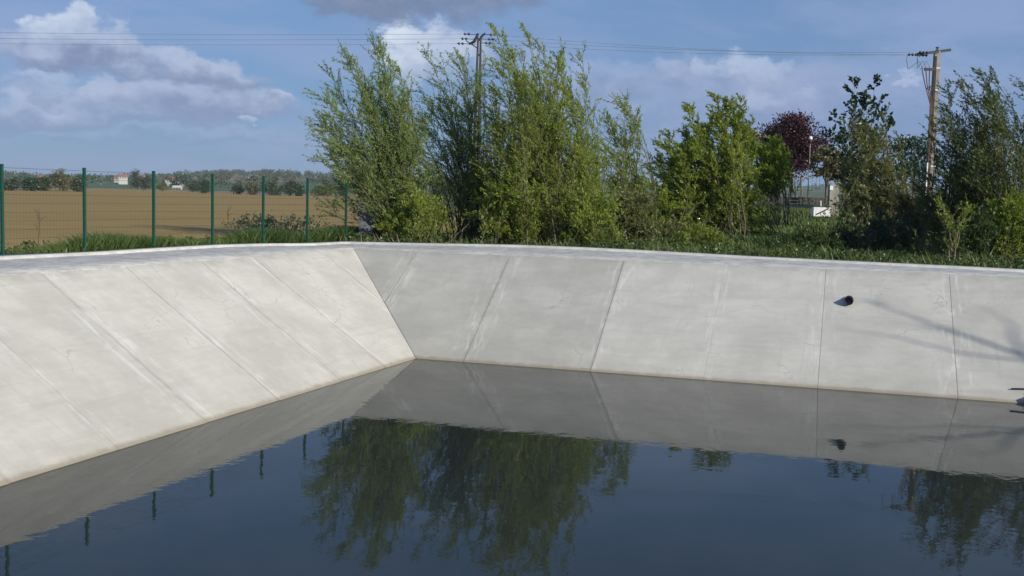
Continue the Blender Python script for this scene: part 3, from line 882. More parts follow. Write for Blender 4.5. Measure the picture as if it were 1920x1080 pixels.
    willow('willow_tree', 'leafy willow right beside the concrete utility pole', 'tree', 1800, 42.0,
           [(1788, 158), (1775, 165), (1812, 162), (1765, 210), (1756, 270), (1828, 200), (1750, 330), (1745, 390), (1835, 300)],
           72, 'lf_deep', twigs=27, lpt=24, seed=81, low=0.10, depth=1.5, wind=0.3, spread=2.0, vb=(0.0, 0.8))
    willow('willow_tree', 'high-plumed willow behind a thin sapling at the end of the bank', 'tree', 1872, 40.6,
           [(1842, 142), (1855, 152), (1870, 170), (1832, 190), (1890, 200), (1905, 190), (1820, 250), (1915, 300), (1830, 350), (1925, 380)],
           78, 'lf_deep', twigs=27, lpt=24, seed=90, low=0.10, depth=1.5, wind=0.3, spread=2.0, vb=(0.0, 0.8))
    willow('willow_tree', 'willow at the far end of the bank, cut by the photograph edge', 'tree', 1960, 41.5,
           [(1905, 172), (1930, 160), (1960, 175), (1990, 200), (1915, 240), (2010, 260), (1900, 330), (2020, 350), (1960, 150)],
           66, 'lf_deep', twigs=26, lpt=23, seed=95, low=0.10, depth=1.5, wind=0.3, spread=2.0, vb=(0.0, 0.75))
    # sapling by the rim
    willow('sapling', 'thin pale-stemmed sapling standing just behind the basin rim', 'sapling', 1789, 35.6,
           [(1785, 392), (1800, 405), (1775, 420), (1792, 398)], 7, 'lf_yellow', twigs=22, lpt=14, seed=101, low=0.6, depth=0.3, spread=0.08, barkm='bark_light', stemr=0.05, wind=0.1, bend=0.0, t_min=0.3)
    # low bushes under the right-hand trees
    k = 0
    for px, Y, topy, w, lm, lab in [
            (1510, 43, 425, 45, 'lf_bush', 'small leafy green bush below the white box'),
            (1590, 46, 425, 45, 'lf_dark', 'dark low bush to the side of the leaning concrete post'),
            (1660, 44, 400, 60, 'lf_dark', 'dense dark bush at the foot of the olive willow'),
            (1720, 46, 350, 45, 'lf_brown', 'brownish thin-leaved bush at the foot of the concrete pole'),
            (1260, 49, 415, 40, 'lf_olive', 'low olive bush between the small and the round willow'),
            (1310, 45, 425, 45, 'lf_yellow', 'yellow-green shoots at the foot of the round willow'),
            (1835, 38, 400, 60, 'lf_bush', 'dense green bush under the high-plumed willow'),
            (1905, 38, 360, 40, 'lf_yellow', 'yellow-leaved shrub at the foot of the last willow'),
            (1100, 38.5, 350, 55, 'lf_willow', 'leafy yellow-green undergrowth at the foot of the tallest willow'),
            (960, 38.3, 330, 45, 'lf_yellow', 'bright leafy shoots low in front of the tallest willow'),
            (780, 38.6, 360, 55, 'lf_willow', 'low twiggy willow shoots beside the first tall willow'),
            (1190, 41, 350, 35, 'lf_olive', 'upright olive shoots beside the small pale willow')]:
        rr = np.random.default_rng(200 + k)
        tips = [(px + w * q, topy + abs(q) * 26 + rr.uniform(-6, 18)) for q in np.linspace(-1, 1, 9)]
        willow('bush', lab, 'bush', px, Y, tips, 44, lm, twigs=52, lpt=16, seed=300 + k, low=0.25, depth=1.0, leaf=(0.12, 0.045), wind=0.08, bend=0.0, spread=1.3, stemr=0.02, twig_len=(0.3, 0.7))
        k += 1


build_near_trees()


# ------------------------------------------------------------------ the bare tree out of the frame whose shadow falls on the right bank
def build_shadow_tree():
    SL = 1 / 1.5

    def on_bank(px, py):
        d = ray(px, py); s = (HC + SL * (C0 @ NR)) / (SL * (d[:2] @ NR) - d[2]); return np.array([0, 0, HC]) + s * d
    S = np.array(SUN_DIR)
    hs = S / math.hypot(S[0], S[1])
    tips = [(1612, 560), (1920, 668), (1569, 616), (1680, 632), (1800, 662), (1920, 676), (1900, 610), (1845, 575)]
    DIST = 24.0
    tr = [on_bank(*p) + hs * DIST for p in tips]
    top, fork = tr[0], tr[1]
    b = fork.copy(); b[0] += 0.25; b[2] = 2.6
    root = empty('bare_tree', b, 'thin bare tree on the bank outside the frame, its shadow on the slope', 'tree')
    parts = [tube(np.array([b, b * 0.5 + fork * 0.5 + np.array([0.05, 0, 0]), fork, fork * 0.5 + top * 0.5, top]), [0.12, 0.085, 0.055, 0.032, 0.010], 8)]
    parts.append(tube(np.array([fork + (b - fork) * 0.1, tr[5], tr[4], tr[3], tr[2]]), [0.06, 0.04, 0.03, 0.022, 0.01], 6))
    parts.append(tube(np.array([fork, fork * .4 + tr[6] * .6 + np.array([0, 0, .1]), tr[6], tr[7]]), [0.05, 0.035, 0.02, 0.01], 6))
    r = np.random.default_rng(4)
    for k in range(9):
        u = r.uniform(0.1, 0.9); p = fork + (top - fork) * u
        e = p + np.array([r.normal(0, .5), r.normal(0, .5), r.uniform(.2, .9)])
        parts.append(tube(np.array([p, (p + e) / 2 + r.normal(0, .05, 3), e]), [0.014, 0.009, 0.004], 4))
    V, Q = cat_mesh(parts)
    mesh_np('trunk', V, Q, M['bark'], root, org=b, smooth=True)


build_shadow_tree()


# ------------------------------------------------------------------ power line
def insulator(mb, p, q, n=4, r=0.09):
    p = np.asarray(p, float); q = np.asarray(q, float)
    pts = []; rad = []
    for i in range(n):
        for u, k in ((0.1, 0.3), (0.35, 1.0), (0.6, 1.0), (0.85, 0.3)):
            pts.append(p + (q - p) * ((i + u) / n)); rad.append(r * k)
    mb.tube(pts, rad, 8)


def build_power():
    # double-legged wooden pole behind the willows
    Y = 64.0
    top = at(899, 70, Y); zb = float(terrain(top[0], top[1]))
    base = np.array([top[0], top[1], zb])
    pole = empty('wooden_utility_pole', base, 'dark double-legged wooden utility pole rising behind the willows', 'utility pole')
    for s, dx, dt in ((-1, -0.26, -0.08), (1, 0.22, 0.07)):
        MB().tube([base + (dx, 0, -0.3), base * 0.5 + top * 0.5 + (dx * 0.55, 0, 0), top + (dt, 0, 0.0)], [0.12, 0.095, 0.06], 10).build('leg', M['pole_wood'], pole, base, True)
    zt = top[2]
    for h in (0.12, 2.6, 5.0):
        w = 0.22 + h * 0.035
        MB().box((top[0], top[1], zt - h - 0.9), (w, 0.10, 0.12)).build('brace', M['pole_wood'], pole, base)
    MB().tube([top + (-0.62, 0, -0.42), top + (-0.30, 0, -0.25), top + (-0.08, 0, 0.22)], [0.05, 0.09, 0.07], 8).build('bracket', M['steel'], pole, base)
    MB().tube([top + (0.02, 0, -0.2), top + (0.12, 0, 0.05), top + (0.32, 0, 0.25)], [0.08, 0.07, 0.05], 8).build('bracket', M['steel'], pole, base)
    MB().tube([top + (-0.15, 0, -0.60), top + (-0.80, 0, -0.20)], [0.035, 0.03], 6).build('bracket', M['steel'], pole, base)
    left_at = [(0.0, 0.16, -0.5), (0.1, -0.10, -0.65), (0.0, -0.40, -0.85)]
    right_at = [(0.0, 0.17, 0.55), (0.1, -0.08, 0.45), (0.0, -0.32, 0.28)]
    Lp, Rp = [], []
    for dy, dz, dx in left_at:
        a = top + (dx * 0.25, dy, dz); e = top + (dx - 0.45, dy, dz + 0.01)
        MB().tube([a, e], [0.02, 0.02], 5).build('arm', M['steel'], pole, base)
        mb = MB(); insulator(mb, e + (0.42, 0, 0), e, 2, 0.075); mb.build('insulator', M['porcelain'], pole, base, True); Lp.append(e)
    for dy, dz, dx in right_at:
        a = top + (dx * 0.25, dy, dz); e = top + (dx + 0.45, dy, dz)
        MB().tube([a, e], [0.02, 0.02], 5).build('arm', M['steel'], pole, base)
        mb = MB(); insulator(mb, e - (0.42, 0, 0), e, 2, 0.075); mb.build('insulator', M['porcelain'], pole, base, True); Rp.append(e)

    # concrete pole with a crossarm and cable risers
    Y2 = 60.0
    top2 = at(1757, 99, Y2); foot = at(1746, 345, Y2)
    zb2 = float(terrain(top2[0], top2[1]))
    base2 = np.array([top2[0], top2[1], zb2])
    p2 = empty('concrete_utility_pole', base2, 'pale concrete utility pole with crossarm, rusty risers and white bands', 'utility pole')
    ax = np.eye(3)
    body = MB(); w0, w1 = 0.46, 0.30; H = top2[2] - zb2
    V = []
    for z, w in ((-0.3, w0), (H + 0.1, w1)):
        V += [base2 + (sx * w / 2, sy * w / 2 * 0.8, z) for sx, sy in ((-1, -1), (1, -1), (1, 1), (-1, 1))]
    body.add(V, [(0, 1, 5, 4), (1, 2, 6, 5), (2, 3, 7, 6), (3, 0, 4, 7), (4, 5, 6, 7)])
    shaft = body.build('shaft', M['pole_conc'], p2, base2)
    V = []
    for z, w in ((0.5, w0 - 0.0), (H - 0.2, w1)):
        x0 = -w / 2 - 0.004
        V += [base2 + (x0, -w / 2 * 0.8 - 0.03, z), base2 + (x0 + w * 0.38, -w / 2 * 0.8 - 0.03, z), base2 + (x0 + w * 0.38, -w / 2 * 0.8 + 0.0, z), base2 + (x0, -w / 2 * 0.8 + 0.0, z)]
    mb = MB(); mb.add(V, [(0, 1, 5, 4), (1, 2, 6, 5), (3, 0, 4, 7)]); mb.build('cable_cover', M['pole_wood'], p2, base2)
    for py in (128, 169, 204, 240, 262, 312):
        c = at(1752, py, Y2); w = w0 + (w1 - w0) * (c[2] - zb2) / H
        MB().box((base2[0], base2[1], c[2]), (w + 0.03, w * 0.8 + 0.03, 0.06)).build('band', M['white'], p2, base2)
    a0 = at(1717, 104, Y2 - 0.4); a1 = at(1778, 95.5, Y2 + 0.6)
    mid = (a0 + a1) / 2; dv = a1 - a0; L = np.linalg.norm(dv); dv /= L
    s2 = unit(np.cross(dv, (0, 0, 1.0))); u2 = np.cross(s2, dv)
    MB().box(mid + s2 * 0.0 + u2 * 0.02 - np.array([0, 0.28, 0]), (L, 0.13, 0.15), ax=np.array([dv, s2, u2])).build('crossarm', M['steel'], p2, base2)
    mb = MB(); insulator(mb, top2 + (0.0, 0, 0.08), top2 + (0.0, 0, 0.34), 2, 0.10); mb.build('insulator', M['porcelain'], p2, base2, True)
    ends = []
    for (dx, dy, dz) in ((0, 0, 0), (0.55, -0.1, 0.12), (0.75, 0.5, 0.05)):
        st = a0 + np.array([dx, dy - 0.28, dz]); e = st + np.array([-0.55, 0.02, -0.0])
        mb = MB(); insulator(mb, st, e, 3, 0.075); mb.build('insulator', M['porcelain'], p2, base2, True)
        ends.append(e)
    br = at(1733, 130, Y2 - 0.3); br1 = at(1752, 130, Y2 - 0.3)
    MB().box((br + br1) / 2, (np.linalg.norm(br1 - br), 0.12, 0.14)).build('cable_bracket', M['steel'], p2, base2)
    meet = at(1744, 195, Y2 - 0.25); low = at(1740, 300, Y2 - 0.3)
    for k, x in enumerate((1729, 1736, 1743)):
        s = at(x, 131, Y2 - 0.3); m1 = at(x + (1741 - x) * 0.45, 158, Y2 - 0.3)
        dn = np.array([0.045 * k, 0, 0])
        MB().tube([s + (0, 0, 0.12), s, m1, meet + dn, low + dn, np.array([low[0] + 0.045 * k, low[1], zb2 + 0.2])], 0.026, 6).build('riser_cable', M['rust_cable'], p2, base2, True)
    g0 = at(1739, 305, Y2 - 0.35)
    MB().tube([g0, np.array([g0[0], g0[1], zb2])], 0.045, 8).build('cable_guard', M['white'], p2, base2, True)
    # jumpers from the line down to the bracket
    for k, e in enumerate(ends):
        s = at(1729 + 7 * k, 131, Y2 - 0.3) + np.array([0, 0, 0.12])
        m1 = (e + s) / 2 + np.array([-0.35 + 0.1 * k, 0, -0.45])
        MB().tube([e, e + (-0.03, 0, -0.3), m1, s + (-0.2, 0, 0.35), s], 0.012, 5).build('jumper', M['cable'], p2, base2, True)

    # conductors
    def wire(p, q, sag, lab):
        u = np.linspace(0, 1, 24)[:, None]
        P = p + (q - p) * u; P[:, 2] -= (4 * sag * u * (1 - u))[:, 0]
        o = MB().tube(P, 0.009, 5).build('power_line', M['line'], None, tuple(p), True)
        tag(o, lab, 'power line', 'overhead power lines')
    far = [at(-900, 36, 70), at(-900, 50, 71), at(-900, 60, 70)]
    rank = ('topmost', 'middle', 'lowest')
    for nm, p, q in zip(rank, Lp, far):
        wire(np.array(p), np.array(q), 0.35, nm + ' thin power line running from the wooden pole out over the field')
    for nm, p, q in zip(rank, Rp, [ends[2], ends[1], ends[0]]):
        wire(np.array(p), np.array(q), 0.25, nm + ' thin power line strung between the wooden and the concrete pole')
    # the pole that carries the far end, outside the frame
    b3 = np.array([far[1][0] - 0.2, far[1][1], float(terrain(far[1][0], far[1][1]))])
    p3 = empty('wooden_utility_pole', b3, 'wooden utility pole out in the field beyond the frame', 'utility pole')
    MB().tube([b3 - (0, 0, 0.3), (b3[0], b3[1], far[0][2] + 0.3)], [0.16, 0.11], 10).build('leg', M['pole_wood'], p3, b3, True)
    for e in far:
        MB().tube([(b3[0], b3[1], e[2]), e], [0.04, 0.03], 6).build('arm', M['steel'], p3, b3)


build_power()


# ------------------------------------------------------------------ small things on the far side
def ground_at(px, Y):
    p = at(px, 400, Y); p[2] = float(terrain(p[0], p[1])); return p


def build_details():
    # grey block at the end of the fence
    b = ground_at(687, 39.3)
    mb = MB(); w, d_, h = 0.50, 0.45, 1.55
    V = []
    for z, k in ((-0.1, 1.0), (h * 0.92, 0.93), (h, 0.84)):
        V += [b + (sx * w / 2 * k, sy * d_ / 2 * k, z) for sx, sy in ((-1, -1), (1, -1), (1, 1), (-1, 1))]
    Fq = [(r * 4 + i, r * 4 + (i + 1) % 4, r * 4 + 4 + (i + 1) % 4, r * 4 + 4 + i) for r in range(2) for i in range(4)] + [(8, 9, 10, 11)]
    mb.add(V, Fq)
    o = mb.build('concrete_block', M['grey_block'], None, tuple(b))
    tag(o, 'upright weathered grey concrete block at the foot of the first willow', 'block')
    # globe lamp
    Y = 108.0
    b = ground_at(1513, Y); gt = at(1519.5, 259, Y)
    lamp = empty('lamp_post', b, 'slim pale lamp post with a round white globe in front of the purple tree', 'lamp post')
    MB().tube([b, (b[0], b[1], b[2] + 0.5), (b[0] + 0.0, b[1], gt[2] - 0.15)], [0.07, 0.045, 0.035], 10).build('post', M['pole_conc'], lamp, b, True)
    MB().tube([(b[0], b[1], gt[2] - 0.55), (b[0], b[1], gt[2] - 0.42), (b[0], b[1], gt[2] - 0.2)], [0.05, 0.09, 0.10], 10).build('collar', M['steel'], lamp, b, True)
    r = 0.2; ph = np.linspace(0, math.pi, 9)
    MB().tube([(b[0], b[1], gt[2] - r * math.cos(a)) for a in ph], [max(0.004, r * math.sin(a)) for a in ph], 16).build('globe', M['globe'], lamp, b, True)
    # playground frames
    def frame(name, lab, pl, pr, py, Y0, Y1, kind):
        a = ground_at(pl, Y0); c = ground_at(pr, Y1)
        ta = at(pl, py[0], Y0); tc = at(pr, py[1], Y1)
        root = empty(name, a, lab, 'frame')
        for g_, t_ in ((a, ta), (c, tc)):
            for s in (-1, 1):
                MB().tube([(g_[0] + 0.15 * s * (kind == 'swing') , g_[1] + 0.8 * s, g_[2] - 0.1), (t_[0], t_[1] + (0.02 if kind == 'swing' else 0.8) * s, t_[2])], 0.05, 8).build('leg', M['wood'], root, a, True)
        if kind == 'swing':
            MB().tube([ta, tc], 0.055, 8).build('beam', M['wood'], root, a, True)
            for u in (0.3, 0.45, 0.62, 0.77):
                p = ta + (tc - ta) * u
                MB().tube([p, p - (0, 0, (ta[2] - a[2]) * 0.72)], 0.012, 5).build('chain', M['steel'], root, a)
            for u in (0.375, 0.695):
                p = ta + (tc - ta) * u - np.array([0, 0, (ta[2] - a[2]) * 0.72])
                MB().box(p, (0.45, 0.2, 0.04)).build('seat', M['steel'], root, a)
        else:
            for s in (-1, 1):
                MB().tube([ta + (0, 0.8 * s, 0), tc + (0, 0.8 * s, 0)], 0.05, 8).build('beam', M['wood'], root, a, True)
            for u in np.linspace(0, 1, 6):
                p = ta + (tc - ta) * u
                MB().tube([p + (0, -0.8, 0.0), p + (0, 0.8, 0.0)], 0.025, 6).build('rung', M['wood'], root, a, True)
    frame('swing_frame', 'pale swing frame with a sloping top bar beside the globe lamp post', 1502, 1548, (334, 324), 104, 108, 'swing')
    frame('climbing_frame', 'wooden ladder-topped climbing frame under the purple-leaved tree', 1464, 1486, (325, 325), 107, 107, 'ladder')
    # dark timber edging in front of the playground
    def rail(lab, p0, p1, h):
        a = ground_at(*p0); c = ground_at(*p1)
        root = empty('timber_edging', a, lab, 'edging')
        for k in range(2):
            MB().box(((a + c) / 2) + np.array([0, 0, 0.12 + h * (0.35 + 0.45 * k)]), (np.linalg.norm((c - a)[:2]), 0.08, h * 0.34), rz=math.atan2(c[1] - a[1], c[0] - a[0])).build('plank', M['dark_wood'], root, a)
        for u in np.linspace(0.03, 0.97, 4):
            p = a + (c - a) * u
            MB().box(p + np.array([0, 0.08, h * 0.5]), (0.1, 0.1, h + 0.2)).build('stake', M['dark_wood'], root, a)
    rail('long dark timber edging boards in front of the climbing frame', (1424, 88), (1500, 92), 0.6)
    rail('short dark timber edging boards beside the leaning concrete post', (1503, 92), (1542, 93), 0.55)
    # white box with dark straps
    Y = 75.0
    b = at(1538, 409, Y)
    gz = float(terrain(b[0], b[1]))
    b[2] = gz
    root = empty('white_box', b, 'white box with dark straps on short legs below the leaning post', 'box')
    MB().box(b + np.array([0, 0, 0.53]), (1.16, 0.7, 0.66)).build('body', M['white'], root, b)
    MB().box(b + np.array([0, 0, 0.885]), (1.26, 0.76, 0.06)).build('lid', M['dark_wood'], root, b)
    q = b + np.array([0, -0.357, 0.53]); dv = unit(np.array([0.55, 0, 0.28]))
    MB().box(q, (0.95, 0.014, 0.09), ax=np.array([dv, [0, 1, 0], np.cross(dv, [0, 1, 0])])).build('strap', M['dark_wood'], root, b)
    for sx in (-1, 1):
        for sy in (-1, 1):
            MB().box(b + np.array([0.5 * sx, 0.28 * sy, 0.1]), (0.07, 0.07, 0.30)).build('leg', M['dark_wood'], root, b)
    # white marker stubs
    for px, Y, py, lab in ((1539, 84, 376, 'small white marker stake behind the white box'), (1415, 84, 376, 'small grey marker stake beside the dark timber edging')):
        g_ = ground_at(px, Y); t_ = at(px, py, Y)
        o = MB().tube([g_ - (0, 0, 0.1), t_ - (0, 0, 0.06), t_], [0.05, 0.05, 0.02], 8).build('marker_stake', M['white' if px > 1500 else 'grey_block'], None, tuple(g_), False)
        tag(o, lab, 'stake')
    # leaning concrete post
    g_ = ground_at(1561, 77); t_ = at(1563, 346, 77)
    root = empty('concrete_post', g_, 'stout pale concrete post with a white cap plate beside the white box', 'post')
    mb = MB(); V = []
    for z, k in ((g_[2] - 0.1, 1.0), (t_[2], 0.85)):
        V += [(g_[0] + (t_[0] - g_[0]) * (k < 1) + sx * 0.36 * k, g_[1] + sy * 0.30 * k, z) for sx, sy in ((-1, -1), (1, -1), (1, 1), (-1, 1))]
    mb.add(V, [(0, 1, 5, 4), (1, 2, 6, 5), (2, 3, 7, 6), (3, 0, 4, 7), (4, 5, 6, 7)]); mb.build('shaft', M['pole_conc'], root, g_)
    MB().box(np.array([t_[0] - 0.22, g_[1] - 0.275, t_[2] - 0.25]), (0.22, 0.05, 0.3)).build('plate', M['white'], root, g_)
    # plastic sheet at the water's edge and a stick above it
    c = C0 + 14.55 * DR; r = np.random.default_rng(9)
    nx, ny = 14, 10
    U, Vv = np.meshgrid(np.linspace(0, 1, nx), np.linspace(0, 1, ny), indexing='ij')
    s = 14.72 + U * 1.1 + 0.06 * np.sin(Vv * 9); o_ = -0.30 + Vv * 0.52
    crum = r.random((nx, ny))
    Z = np.maximum(o_, 0) * 0.667 + 0.05 + 0.13 * np.sin(U * math.pi) ** 0.6 * (0.5 + crum) * np.sin(Vv * math.pi) + 0.05 * crum
    P = np.stack([C0[0] + s * DR[0] + o_ * NR[0], C0[1] + s * DR[1] + o_ * NR[1], Z], -1).reshape(-1, 3)
    Q = np.array([(i * ny + j, (i + 1) * ny + j, (i + 1) * ny + j + 1, i * ny + j + 1) for i in range(nx - 1) for j in range(ny - 1)])
    o = mesh_np('plastic_sheet', P, Q, M['sheet'], None, org=P.mean(0))
    so = o.modifiers.new('thick', 'SOLIDIFY'); so.thickness = 0.012
    tag(o, 'crumpled grey-blue plastic sheet lying at the waterline of the slope', 'sheet')
    a = C0 + 14.42 * DR + 0.33 * NR; e = C0 + 15.6 * DR + 0.42 * NR
    o = MB().tube([(a[0], a[1], 0.26), ((a[0] + e[0]) / 2, (a[1] + e[1]) / 2, 0.29), (e[0], e[1], 0.32)], [0.018, 0.022, 0.02], 7).build('stick', M['rag'], None, (a[0], a[1], 0.26), True)
    tag(o, 'thin dark stick lying on the concrete above the plastic sheet', 'stick')
    # bramble canes and dead stalks at the fence
    for k, (px0, px1, Y, lab) in enumerate(((465, 520, 37, 'dark arching bramble canes tangled behind the fence'), (520, 570, 38, 'low bramble canes reaching over the grass behind the fence'))):
        b = ground_at((px0 + px1) / 2, Y); root = empty('bramble', b, lab, 'bramble'); parts = []; LPs = []
        for q in range(16):
            s = ground_at(r.uniform(px0, px1), Y + r.normal(0, 0.4)); L = r.uniform(0.4, 1.1); sd = r.choice([-1, 1])
            pts = [s + np.array([sd * L * u, 0, (1.05 * (1 - (1 - u) ** 2) - 0.4 * u * u) * r.uniform(0.8, 1.3)]) for u in np.linspace(0, 1, 7)]
            parts.append(tube(np.array(pts), np.linspace(0.018, 0.008, 7), 5)); LPs += pts[2:]
        V, Q = cat_mesh(parts); mesh_np('cane', V, Q, M['dead'], root, org=b)
        LP = np.repeat(np.array(LPs), 5, 0) + r.normal(0, 0.07, (len(LPs) * 5, 3))
        V, Q = leaf_quads(LP, unit(r.normal(size=LP.shape)), 0.10, 0.07, r)
        mesh_np('leaves', V, Q, M['lf_dark'], root, {'v': np.repeat(r.random(len(LP)), 4)}, org=b)
    for k, (px, Y, top, lab) in enumerate(((70, 31, 388, 'dead brown weed stalk standing behind the first fence panel'), (425, 36, 385, 'tall dry weed stalk near the bramble behind the fence'), (545, 38, 398, 'short dry stalk rising out of the bramble'))):
        b = ground_at(px, Y); t_ = at(px + 3, top, Y); root = empty('weed_stalk', b, lab, 'weed')
        parts = [tube(np.array([b, (b + t_) / 2 + (0.03, 0, 0), t_]), [0.012, 0.009, 0.004], 5)]
        for q in range(9):
            u = r.uniform(0.35, 0.95); p = b + (t_ - b) * u
            parts.append(tube(np.array([p, p + np.array([r.normal(0, .12), r.normal(0, .1), r.uniform(.1, .25)])]), [0.006, 0.003], 4))
        V, Q = cat_mesh(parts); mesh_np('stem', V, Q, M['dead'], root, org=b)


build_details()


# ------------------------------------------------------------------ grass
def build_grass():
    r = np.random.default_rng(77)
    P = []
    def sow(n, afun, bfun, hh):
        a = afun(n); b = bfun(n)
        P.append(np.stack([C0[0] + a * DR[0] - b * DL[0], C0[1] + a * DR[1] - b * DL[1], hh], 1))
    def clump(n, h0, h1): return r.uniform(h0, h1, n)
    # weeds and grass along the fence, as high as they stand in the photograph
    n = 70000
    a = -7.15 - np.abs(r.normal(0, 1.0, n)) * 1.1; b = r.uniform(-14, 16, n)
    x = C0[0] + a * DR[0] - b * DL[0]; y = C0[1] + a * DR[1] - b * DL[1]
    pxs = 960 + F_PX * x / y
    ty = np.interp(pxs, [-200, 0, 20, 60, 120, 170, 210, 240, 300, 350, 400, 440, 470, 500, 560, 600, 640, 700, 900], [478, 474, 470, 463, 455, 439, 433, 441, 440, 446, 447, 441, 428, 424, 434, 429, 421, 425, 430])
    zt = HC - (ty - (368.6 + (pxs - 964.5) * 0.02597)) * y / F_PX
    h = np.clip(zt - terrain(x, y), 0.12, 0.95) * r.uniform(0.45, 1.08, n)
    P.append(np.stack([x, y, h], 1))
    nfence = n
    # mixed low growth beyond the right rim
    n = 80000
    a = r.uniform(-9, 26, n); b = -7.05 - np.abs(r.normal(0, 1, n)) * 5.0
    ph = 0.5 + 0.5 * np.sin(a * 1.1 + 2 * np.sin(a * 0.5)) * np.cos(b * 0.8 + np.sin(a * 2.3))
    P.append(np.stack([C0[0] + a * DR[0] - b * DL[0], C0[1] + a * DR[1] - b * DL[1], (0.07 + 0.26 * ph ** 2 * r.uniform(0.4, 1, n)) * (1 + 1.6 * r.random(n) ** 14)], 1))
    # meadow further back on the right
    n = 60000
    x = r.uniform(-2, 34, n); y = r.uniform(44, 84, n)
    P.append(np.stack([x, y, r.uniform(0.12, 0.4, n)], 1))
    Q = np.concatenate(P); h = Q[:, 2].copy(); Z = terrain(Q[:, 0], Q[:, 1]); B = np.stack([Q[:, 0], Q[:, 1], Z - 0.02], 1)
    n = len(B)
    ang = r.uniform(0, 2 * math.pi, n); sd = np.stack([np.cos(ang), np.sin(ang), 0 * ang], 1)
    dist = np.hypot(B[:, 0], B[:, 1]); w = ((0.012 + 0.0003 * dist) * (1 + 2.2 * (r.random(n) > 0.6) * r.random(n)))[:, None]
    lean = np.stack([r.normal(-0.25, 0.5, n), r.normal(0, 0.5, n), np.ones(n)], 1) * h[:, None]
    V = np.stack([B - sd * w, B + sd * w, B + lean], 1).reshape(-1, 3)
    v = np.clip(0.42 + 0.4 * np.sin(B[:, 0] * 0.9) * np.cos(B[:, 1] * 0.7) + r.normal(0, 0.2, n), 0, 1)
    v[nfence:] -= 0.18; v[-60000:] += 0.35; v = np.clip(v, 0, 1)
    o = mesh_np('grass', V, np.arange(3 * n).reshape(-1, 3), M['grass'], None, {'v': np.repeat(v, 3)})
    tag(o, 'long green grass and weeds growing along the outside of the basin rim', 'grass', kind='stuff')

    # last year's dry stalks standing among it
    m = 7000
    a = np.concatenate([r.uniform(-8, 25, m // 2), -7.2 - np.abs(r.normal(0, 1, m - m // 2)) * 1.3])
    b = np.concatenate([-7.05 - np.abs(r.normal(0, 1, m // 2)) * 3.5, r.uniform(-13, 12, m - m // 2)])
    keep = np.sin(a * 1.9 + 1.3 * np.sin(b * 1.1)) + np.cos(b * 1.7) > 0.1
    a, b = a[keep], b[keep]; m = len(a)
    x = C0[0] + a * DR[0] - b * DL[0]; y = C0[1] + a * DR[1] - b * DL[1]
    B = np.stack([x, y, terrain(x, y) - 0.02], 1); h = r.uniform(0.2, 0.62, m)[:, None]
    ang = r.uniform(0, 2 * math.pi, m); sd = np.stack([np.cos(ang), np.sin(ang), 0 * ang], 1) * 0.011
    lean = np.stack([r.normal(-0.2, 0.35, m), r.normal(0, 0.3, m), np.ones(m)], 1) * h
    o = mesh_np('dry_grass', np.stack([B - sd, B + sd, B + lean], 1).reshape(-1, 3), np.arange(3 * m).reshape(-1, 3), M['straw'], None, {'v': np.repeat(r.random(m), 3)})
    tag(o, 'straw-coloured dry stalks standing in the grass outside the rim', 'dry grass', kind='stuff')


build_grass()


def build_weeds():
    r = np.random.default_rng(31)
    P, S, Vv = [], [], []
    for k in range(420):                                          # nettles, docks and brambles in low mounds
        if k < 300:
            a = r.uniform(-8, 25); b = -7.15 - abs(r.normal(0, 1)) * 4.0; R_ = r.uniform(0.25, 0.7); H_ = r.uniform(0.15, 0.55)
        else:
            a = -7.4 - abs(r.normal(0, 1)) * 1.2; b = r.uniform(-12, 9); R_ = r.uniform(0.2, 0.45); H_ = r.uniform(0.12, 0.42)
        p = C0 + a * DR - b * DL; z = float(terrain(p[0], p[1])); m = 95
        q = r.normal(0, R_ * 0.5, (m, 2)); hh = H_ * np.exp(-(q ** 2).sum(1) / (R_ * R_)) * r.uniform(0.3, 1.1, m)
        P.append(np.stack([p[0] + q[:, 0], p[1] + q[:, 1], z + hh], 1)); S.append(r.uniform(0.05, 0.12, m)); Vv.append(np.clip(r.random() * 0.7 + r.random(m) * 0.3, 0, 1))
    P = np.concatenate(P); S = np.concatenate(S); Vv = np.concatenate(Vv)
    V, Q = leaf_quads(P, unit(r.normal(size=P.shape) + np.array([0, -0.3, 0.5])), S, S * 0.7, r)
    o = mesh_np('weeds', V, Q, M['lf_bush'], None, {'v': np.repeat(Vv, 4)})
    tag(o, 'low leafy nettles and weeds in mounds outside the basin rim', 'weeds', kind='stuff')


build_weeds()


